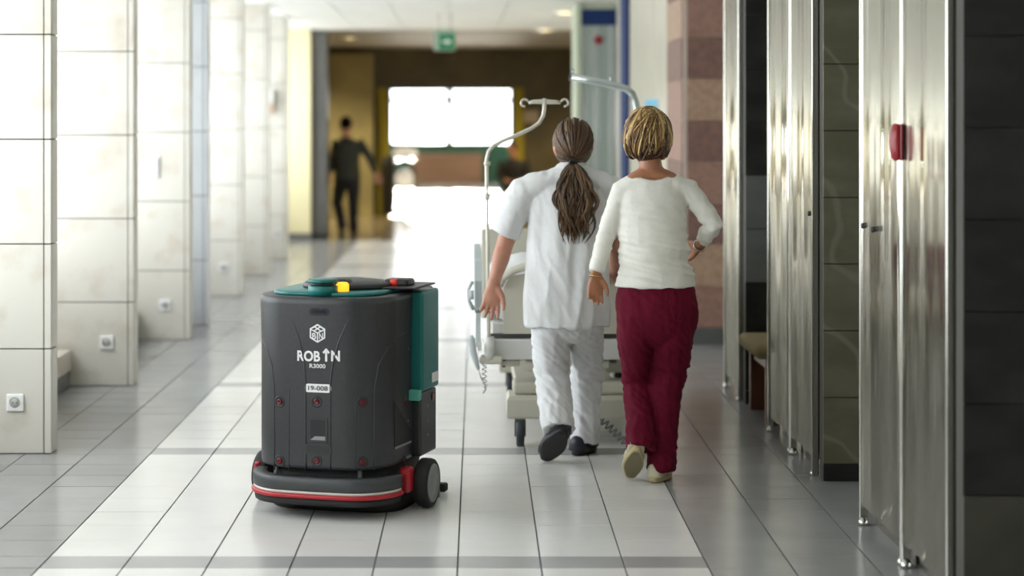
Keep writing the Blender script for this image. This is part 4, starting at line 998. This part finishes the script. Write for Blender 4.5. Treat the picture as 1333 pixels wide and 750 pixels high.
# cut the boat neck open: drop the faces of the top above a dipping neckline
bm = bmesh.new(); bm.from_mesh(top.data); cx = P(849,0,ZW).x
def neck_z(x, y):
    q = abs(x-cx)/.118
    return P(0, 234.5, ZW).z + .040*min(1.3, q)**1.5 + (.010 if y > ZW else 0)
bmesh.ops.delete(bm, geom=[f for f in bm.faces if (lambda c: c.z > neck_z(c.x, c.y) and abs(c.x-cx) < .118)(f.calc_center_median())], context='FACES')
bnd = [v for v in bm.verts if any(e.is_boundary for e in v.link_edges)]
for v in bnd: v.co.z = neck_z(v.co.x, v.co.y)+.001
for it in range(3):
    new = {}
    for v in bnd:
        nb = [e.other_vert(v).co for e in v.link_edges if e.is_boundary]
        if len(nb) == 2: new[v] = v.co*.4+(nb[0]+nb[1])*.3
    for v, c_ in new.items(): v.co = c_
bm.to_mesh(top.data); bm.free()
md = top.modifiers.new('thickness', 'SOLIDIFY'); md.thickness = .004; md.offset = -1
# trousers
b = MB()
b.loft([(P(854,372,ZW), .165,.122), (P(854,385,ZW), .176,.128), (P(854.5,400,ZW-.004), .182,.135), (P(855,416,ZW-.004), .181,.134), (P(854.5,428,ZW), .172,.122), (P(854,440,ZW), .140,.098), (P(853,450,ZW), .08,.06)][::-1], 32)
b.loft([(P(831,405,ZW), .095,.125), (P(829,440,ZW+.02), .087,.105), (P(829,470,8.86), .074,.086), (P(830,500,8.90), .064,.076), (P(832,535,8.83), .064,.074), (P(833,560,8.77), .064,.074), (P(833,585,8.73), .063,.076)], 24)
b.loft([(P(878,405,ZW), .095,.125), (P(876,440,ZW+.01), .092,.112), (P(872,475,8.84), .083,.094), (P(866,505,8.86), .078,.082), (P(863,545,8.84), .070,.078), (P(861,585,8.82), .066,.077), (P(860,612,8.82), .062,.078)], 24)
tr = b.build('trousers', PANT_R, wom)
baked(tr, .0066, 4, .5, pant_disp(8, .008, .45))
seam = MB()
for px, py0, py1 in ((878, 378, 405), (829, 378, 405)): pass
MB().tube([P(868,385,ZW)+Vector((0,-.140,0)), P(869,402,ZW)+Vector((0,-.147,0)), P(874,412,ZW)+Vector((0,-.146,0)), P(886,414,ZW)+Vector((0,-.138,0)), P(899,408,ZW)+Vector((0,-.105,0))], .0022, 6).build('pocket_seam', PANT_R, tr)
shoe(wom, P(829,586,8.66), P(820,624,8.85), (.1,1,.75), .040, CLOG, CLOG_S, .06, True)
shoe(wom, (P(850,0,8.75).x, 8.75, .003), (P(869,0,8.965).x, 8.965, .003), (0,0,1), .040, CLOG, CLOG_S, .06, True)
# bob hair
C = A_w(0,-.010,.014); hair = MB(); rng = random.Random(11)
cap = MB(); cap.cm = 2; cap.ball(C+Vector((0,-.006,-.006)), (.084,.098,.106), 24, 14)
cr = A_w(.012,-.045,.10)
for i in range(560):
    a = rng.uniform(0, 2*math.pi); el = rng.uniform(-.95, .10); front = math.cos(a) > .45
    if front: el = rng.uniform(.1, .5)
    d1 = Vector((math.sin(a)*math.cos(el), math.cos(a)*math.cos(el), math.sin(el))).normalized(); d0 = (cr-C).normalized()+Vector((rng.uniform(-.35,.35), rng.uniform(-.3,.3), rng.uniform(-.1,.2)))
    d0.normalize(); lay = rng.uniform(.93, 1.09); sw_ = rng.uniform(-.55,.45); pts = []
    for j in range(11):
        q = j/10; dd = (d0*(1-q)+d1*q).normalized(); ang = sw_*math.sin(q*math.pi)
        dd = Vector((dd.x*math.cos(ang)-dd.y*math.sin(ang), dd.x*math.sin(ang)+dd.y*math.cos(ang), dd.z))
        bulge = 1+.07*math.sin(q*math.pi)-.10*max(0, q-.75)/.25
        pts.append(C+Vector((dd.x*.096, dd.y*.112, dd.z*.122))*lay*bulge)
    low = el < -.62
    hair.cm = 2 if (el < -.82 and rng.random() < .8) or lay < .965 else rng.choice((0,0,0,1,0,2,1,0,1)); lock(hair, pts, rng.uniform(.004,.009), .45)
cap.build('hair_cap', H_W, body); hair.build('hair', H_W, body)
GOLD = mat('gold', (.55,.36,.10), .25, 1)
c = A_w(.082,-.012,-.045); MB().tube([c+Vector((.004*math.sin(a), .012*math.sin(a), -.012+.014*math.cos(a))) for a in [2*math.pi*i/14 for i in range(15)]], .0025, 6).build('earring', SHELL2, body)
d = (wL-eL).normalized(); u = d.orthogonal().normalized(); v = d.cross(u); c = wL+d*.012
MB().tube([c+u*(.028*math.cos(a))+v*(.027*math.sin(a)) for a in [2*math.pi*i/20 for i in range(21)]], .0035, 8).build('bracelet', GOLD, body)
d = (wR-eR).normalized(); u = d.orthogonal().normalized(); v = d.cross(u); c = wR-d*.008
MB().tube([c+u*(.0275*math.cos(a))+v*(.027*math.sin(a)) for a in [2*math.pi*i/20 for i in range(21)]], .0045, 8).build('watch_strap', STEEL_F, body)

# ---------------------------------------------------------------- people far down the corridor
def far_person(label, skel, mS, mT, mH, shoes):
    g = skel['feet'][0]; t = thing('person', label, 'person', (g.x, g.y, 0), 'people in the far lobby')
    b = MB(); A = head_lofts(b, skel['head'], skel.get('yaw', 0), 1.0, 0)
    n0 = skel['neck']; b.loft([(n0-Vector((0,0,.06)), .07,.06), (n0, .052,.055), (Vector(skel['head'])-Vector((0,0,.06)), .05,.055)], 14)
    for (s_, e_, w_) in skel['arms']:
        b.loft([(s_, .04,.04), (s_.lerp(e_,.5), .038,.038), (e_, .034,.034), (w_, .025,.023)], 12); hand_lofts(b, w_, (w_-e_), (0,-1,.1), (1,.2,0) if w_.x < n0.x else (-1,.2,0), 1.0, .4)
    b.loft([(skel['hip'], .12,.09), (skel['hip'].lerp(n0,.5), .13,.09), (n0-Vector((0,0,.06)), .12,.07)], 18)
    for (h_, k_, a_) in skel['legs']: b.loft([(h_, .07,.07), (k_, .045,.045), (a_, .032,.034)], 12)
    bd = b.build('body', SKIN_M, t); baked(bd, .010, 2)
    b = MB(); hp = skel['hip']
    b.loft([(hp-Vector((0,0,.06)), .185,.135), (hp.lerp(n0,.3), .175,.125), (hp.lerp(n0,.7), .195,.13), (n0-Vector((0,0,.09)), .17,.10), (n0-Vector((0,0,.02)), .07,.065)], 22)
    for (s_, e_, w_) in skel['arms']: b.loft([(n0.lerp(s_,.5)-Vector((0,0,.06)), .06,.07), (s_, .065,.07), (s_.lerp(e_,.5), .06,.062), (e_, .055,.055), (e_.lerp(w_,.85), .042,.042)], 16)
    s = b.build('shirt', mS, t); baked(s, .012, 3, .5, fold(9, 9, .008, 4))
    b = MB(); b.loft([(hp-Vector((0,0,.16)), .165,.125), (hp-Vector((0,0,.05)), .175,.125), (hp, .16,.11)], 20)
    for (h_, k_, a_) in skel['legs']: b.loft([(h_+Vector((0,0,.02)), .095,.105), (h_.lerp(k_,.5), .088,.092), (k_, .075,.08), (k_.lerp(a_,.5), .07,.075), (a_-Vector((0,0,.02)), .068,.075)], 16)
    s = b.build('trousers', mT, t); baked(s, .012, 3, .5, fold(9, 9, .008, 8))
    c = MB(); c.ball(A(0,-.016,.03), (.084,.104,.098), 18, 12); c.build('hair', mH, bd)
    for hl, to in shoes: shoe(t, hl, to, (0,0,1), .042, SHOE_B, SOLE_B)
    return t
Zf = 27.6; DKS = mat('dark_green_grey_shirt', (.035,.040,.034), .8); DKT = mat('dark_navy_trousers', (.010,.011,.018), .8); DKH = mat('near_black_hair', (.010,.008,.006), .9, spec=.05)
gl = 303
far_person('distant person in dark grey-green shirt and navy trousers walking away on the left',
    dict(head=P(450,163,Zf), neck=P(451,177,Zf), yaw=.2, hip=P(452,228,Zf),
         arms=[(P(438,184,Zf), P(432,208,Zf+.05), P(428,228,Zf-.05)), (P(468,184,Zf), P(481,206,Zf), P(491,228,Zf-.05))],
         legs=[(P(444,234,Zf), P(439,264,Zf+.1), P(446,295,Zf-.05)), (P(460,234,Zf), P(460,264,Zf), P(460,300,Zf+.05))], feet=[P(452,303,Zf)]),
    DKS, DKT, DKH, [((P(446,0,Zf).x, Zf-.1, .003), (P(443,0,Zf).x, Zf+.17, .003)), ((P(460,0,Zf).x, Zf-.02, .003), (P(461,0,Zf).x, Zf+.25, .003))])
# seated figure right of the far doorway, on a chair
Zs = 31.6; sx = P(669,0,Zs).x
ch = thing('visitor_chair', 'dark chair holding the seated figure right of the far door', 'chair', (sx, Zs, 0))
MB().box((sx-.23, Zs-.22, .40), (sx+.23, Zs+.22, .44), .01).build('seat', BLK, ch); MB().box((sx-.22, Zs+.22, .50), (sx+.22, Zs+.25, .85), .01).build('backrest', BLK, ch)
for a in (-1,1):
    for c in (-1,1): MB().cyl((sx+a*.2, Zs+c*.2, 0), (sx+a*.2, Zs+c*.2, .40), .012, 8).build('leg', DGREY, ch)
    MB().cyl((sx+a*.2, Zs+.235, .40), (sx+a*.2, Zs+.235, .52), .012, 8).build('back_post', DGREY, ch)
V = Vector
far_person('distant person in black sitting right of the bright far doorway',
    dict(head=V((sx-.02, Zs+.02, 1.12)), neck=V((sx, Zs+.05, .98)), yaw=2.6, hip=V((sx, Zs+.06, .53)),
         arms=[(V((sx-.18,Zs+.05,.90)), V((sx-.24,Zs-.02,.68)), V((sx-.12,Zs-.22,.62))), (V((sx+.18,Zs+.05,.90)), V((sx+.24,Zs-.02,.68)), V((sx+.12,Zs-.22,.62)))],
         legs=[(V((sx-.1,Zs+.02,.53)), V((sx-.11,Zs-.38,.52)), V((sx-.11,Zs-.38,.10))), (V((sx+.1,Zs+.02,.53)), V((sx+.11,Zs-.38,.52)), V((sx+.11,Zs-.38,.10)))], feet=[V((sx, Zs-.4, 0))]),
    mat('black_jumper', (.012,.012,.013), .8), DKT, mat('auburn_hair', (.05,.02,.012), .5), [((sx-.11, Zs-.32, .003), (sx-.13, Zs-.58, .003)), ((sx+.11, Zs-.32, .003), (sx+.13, Zs-.58, .003))])
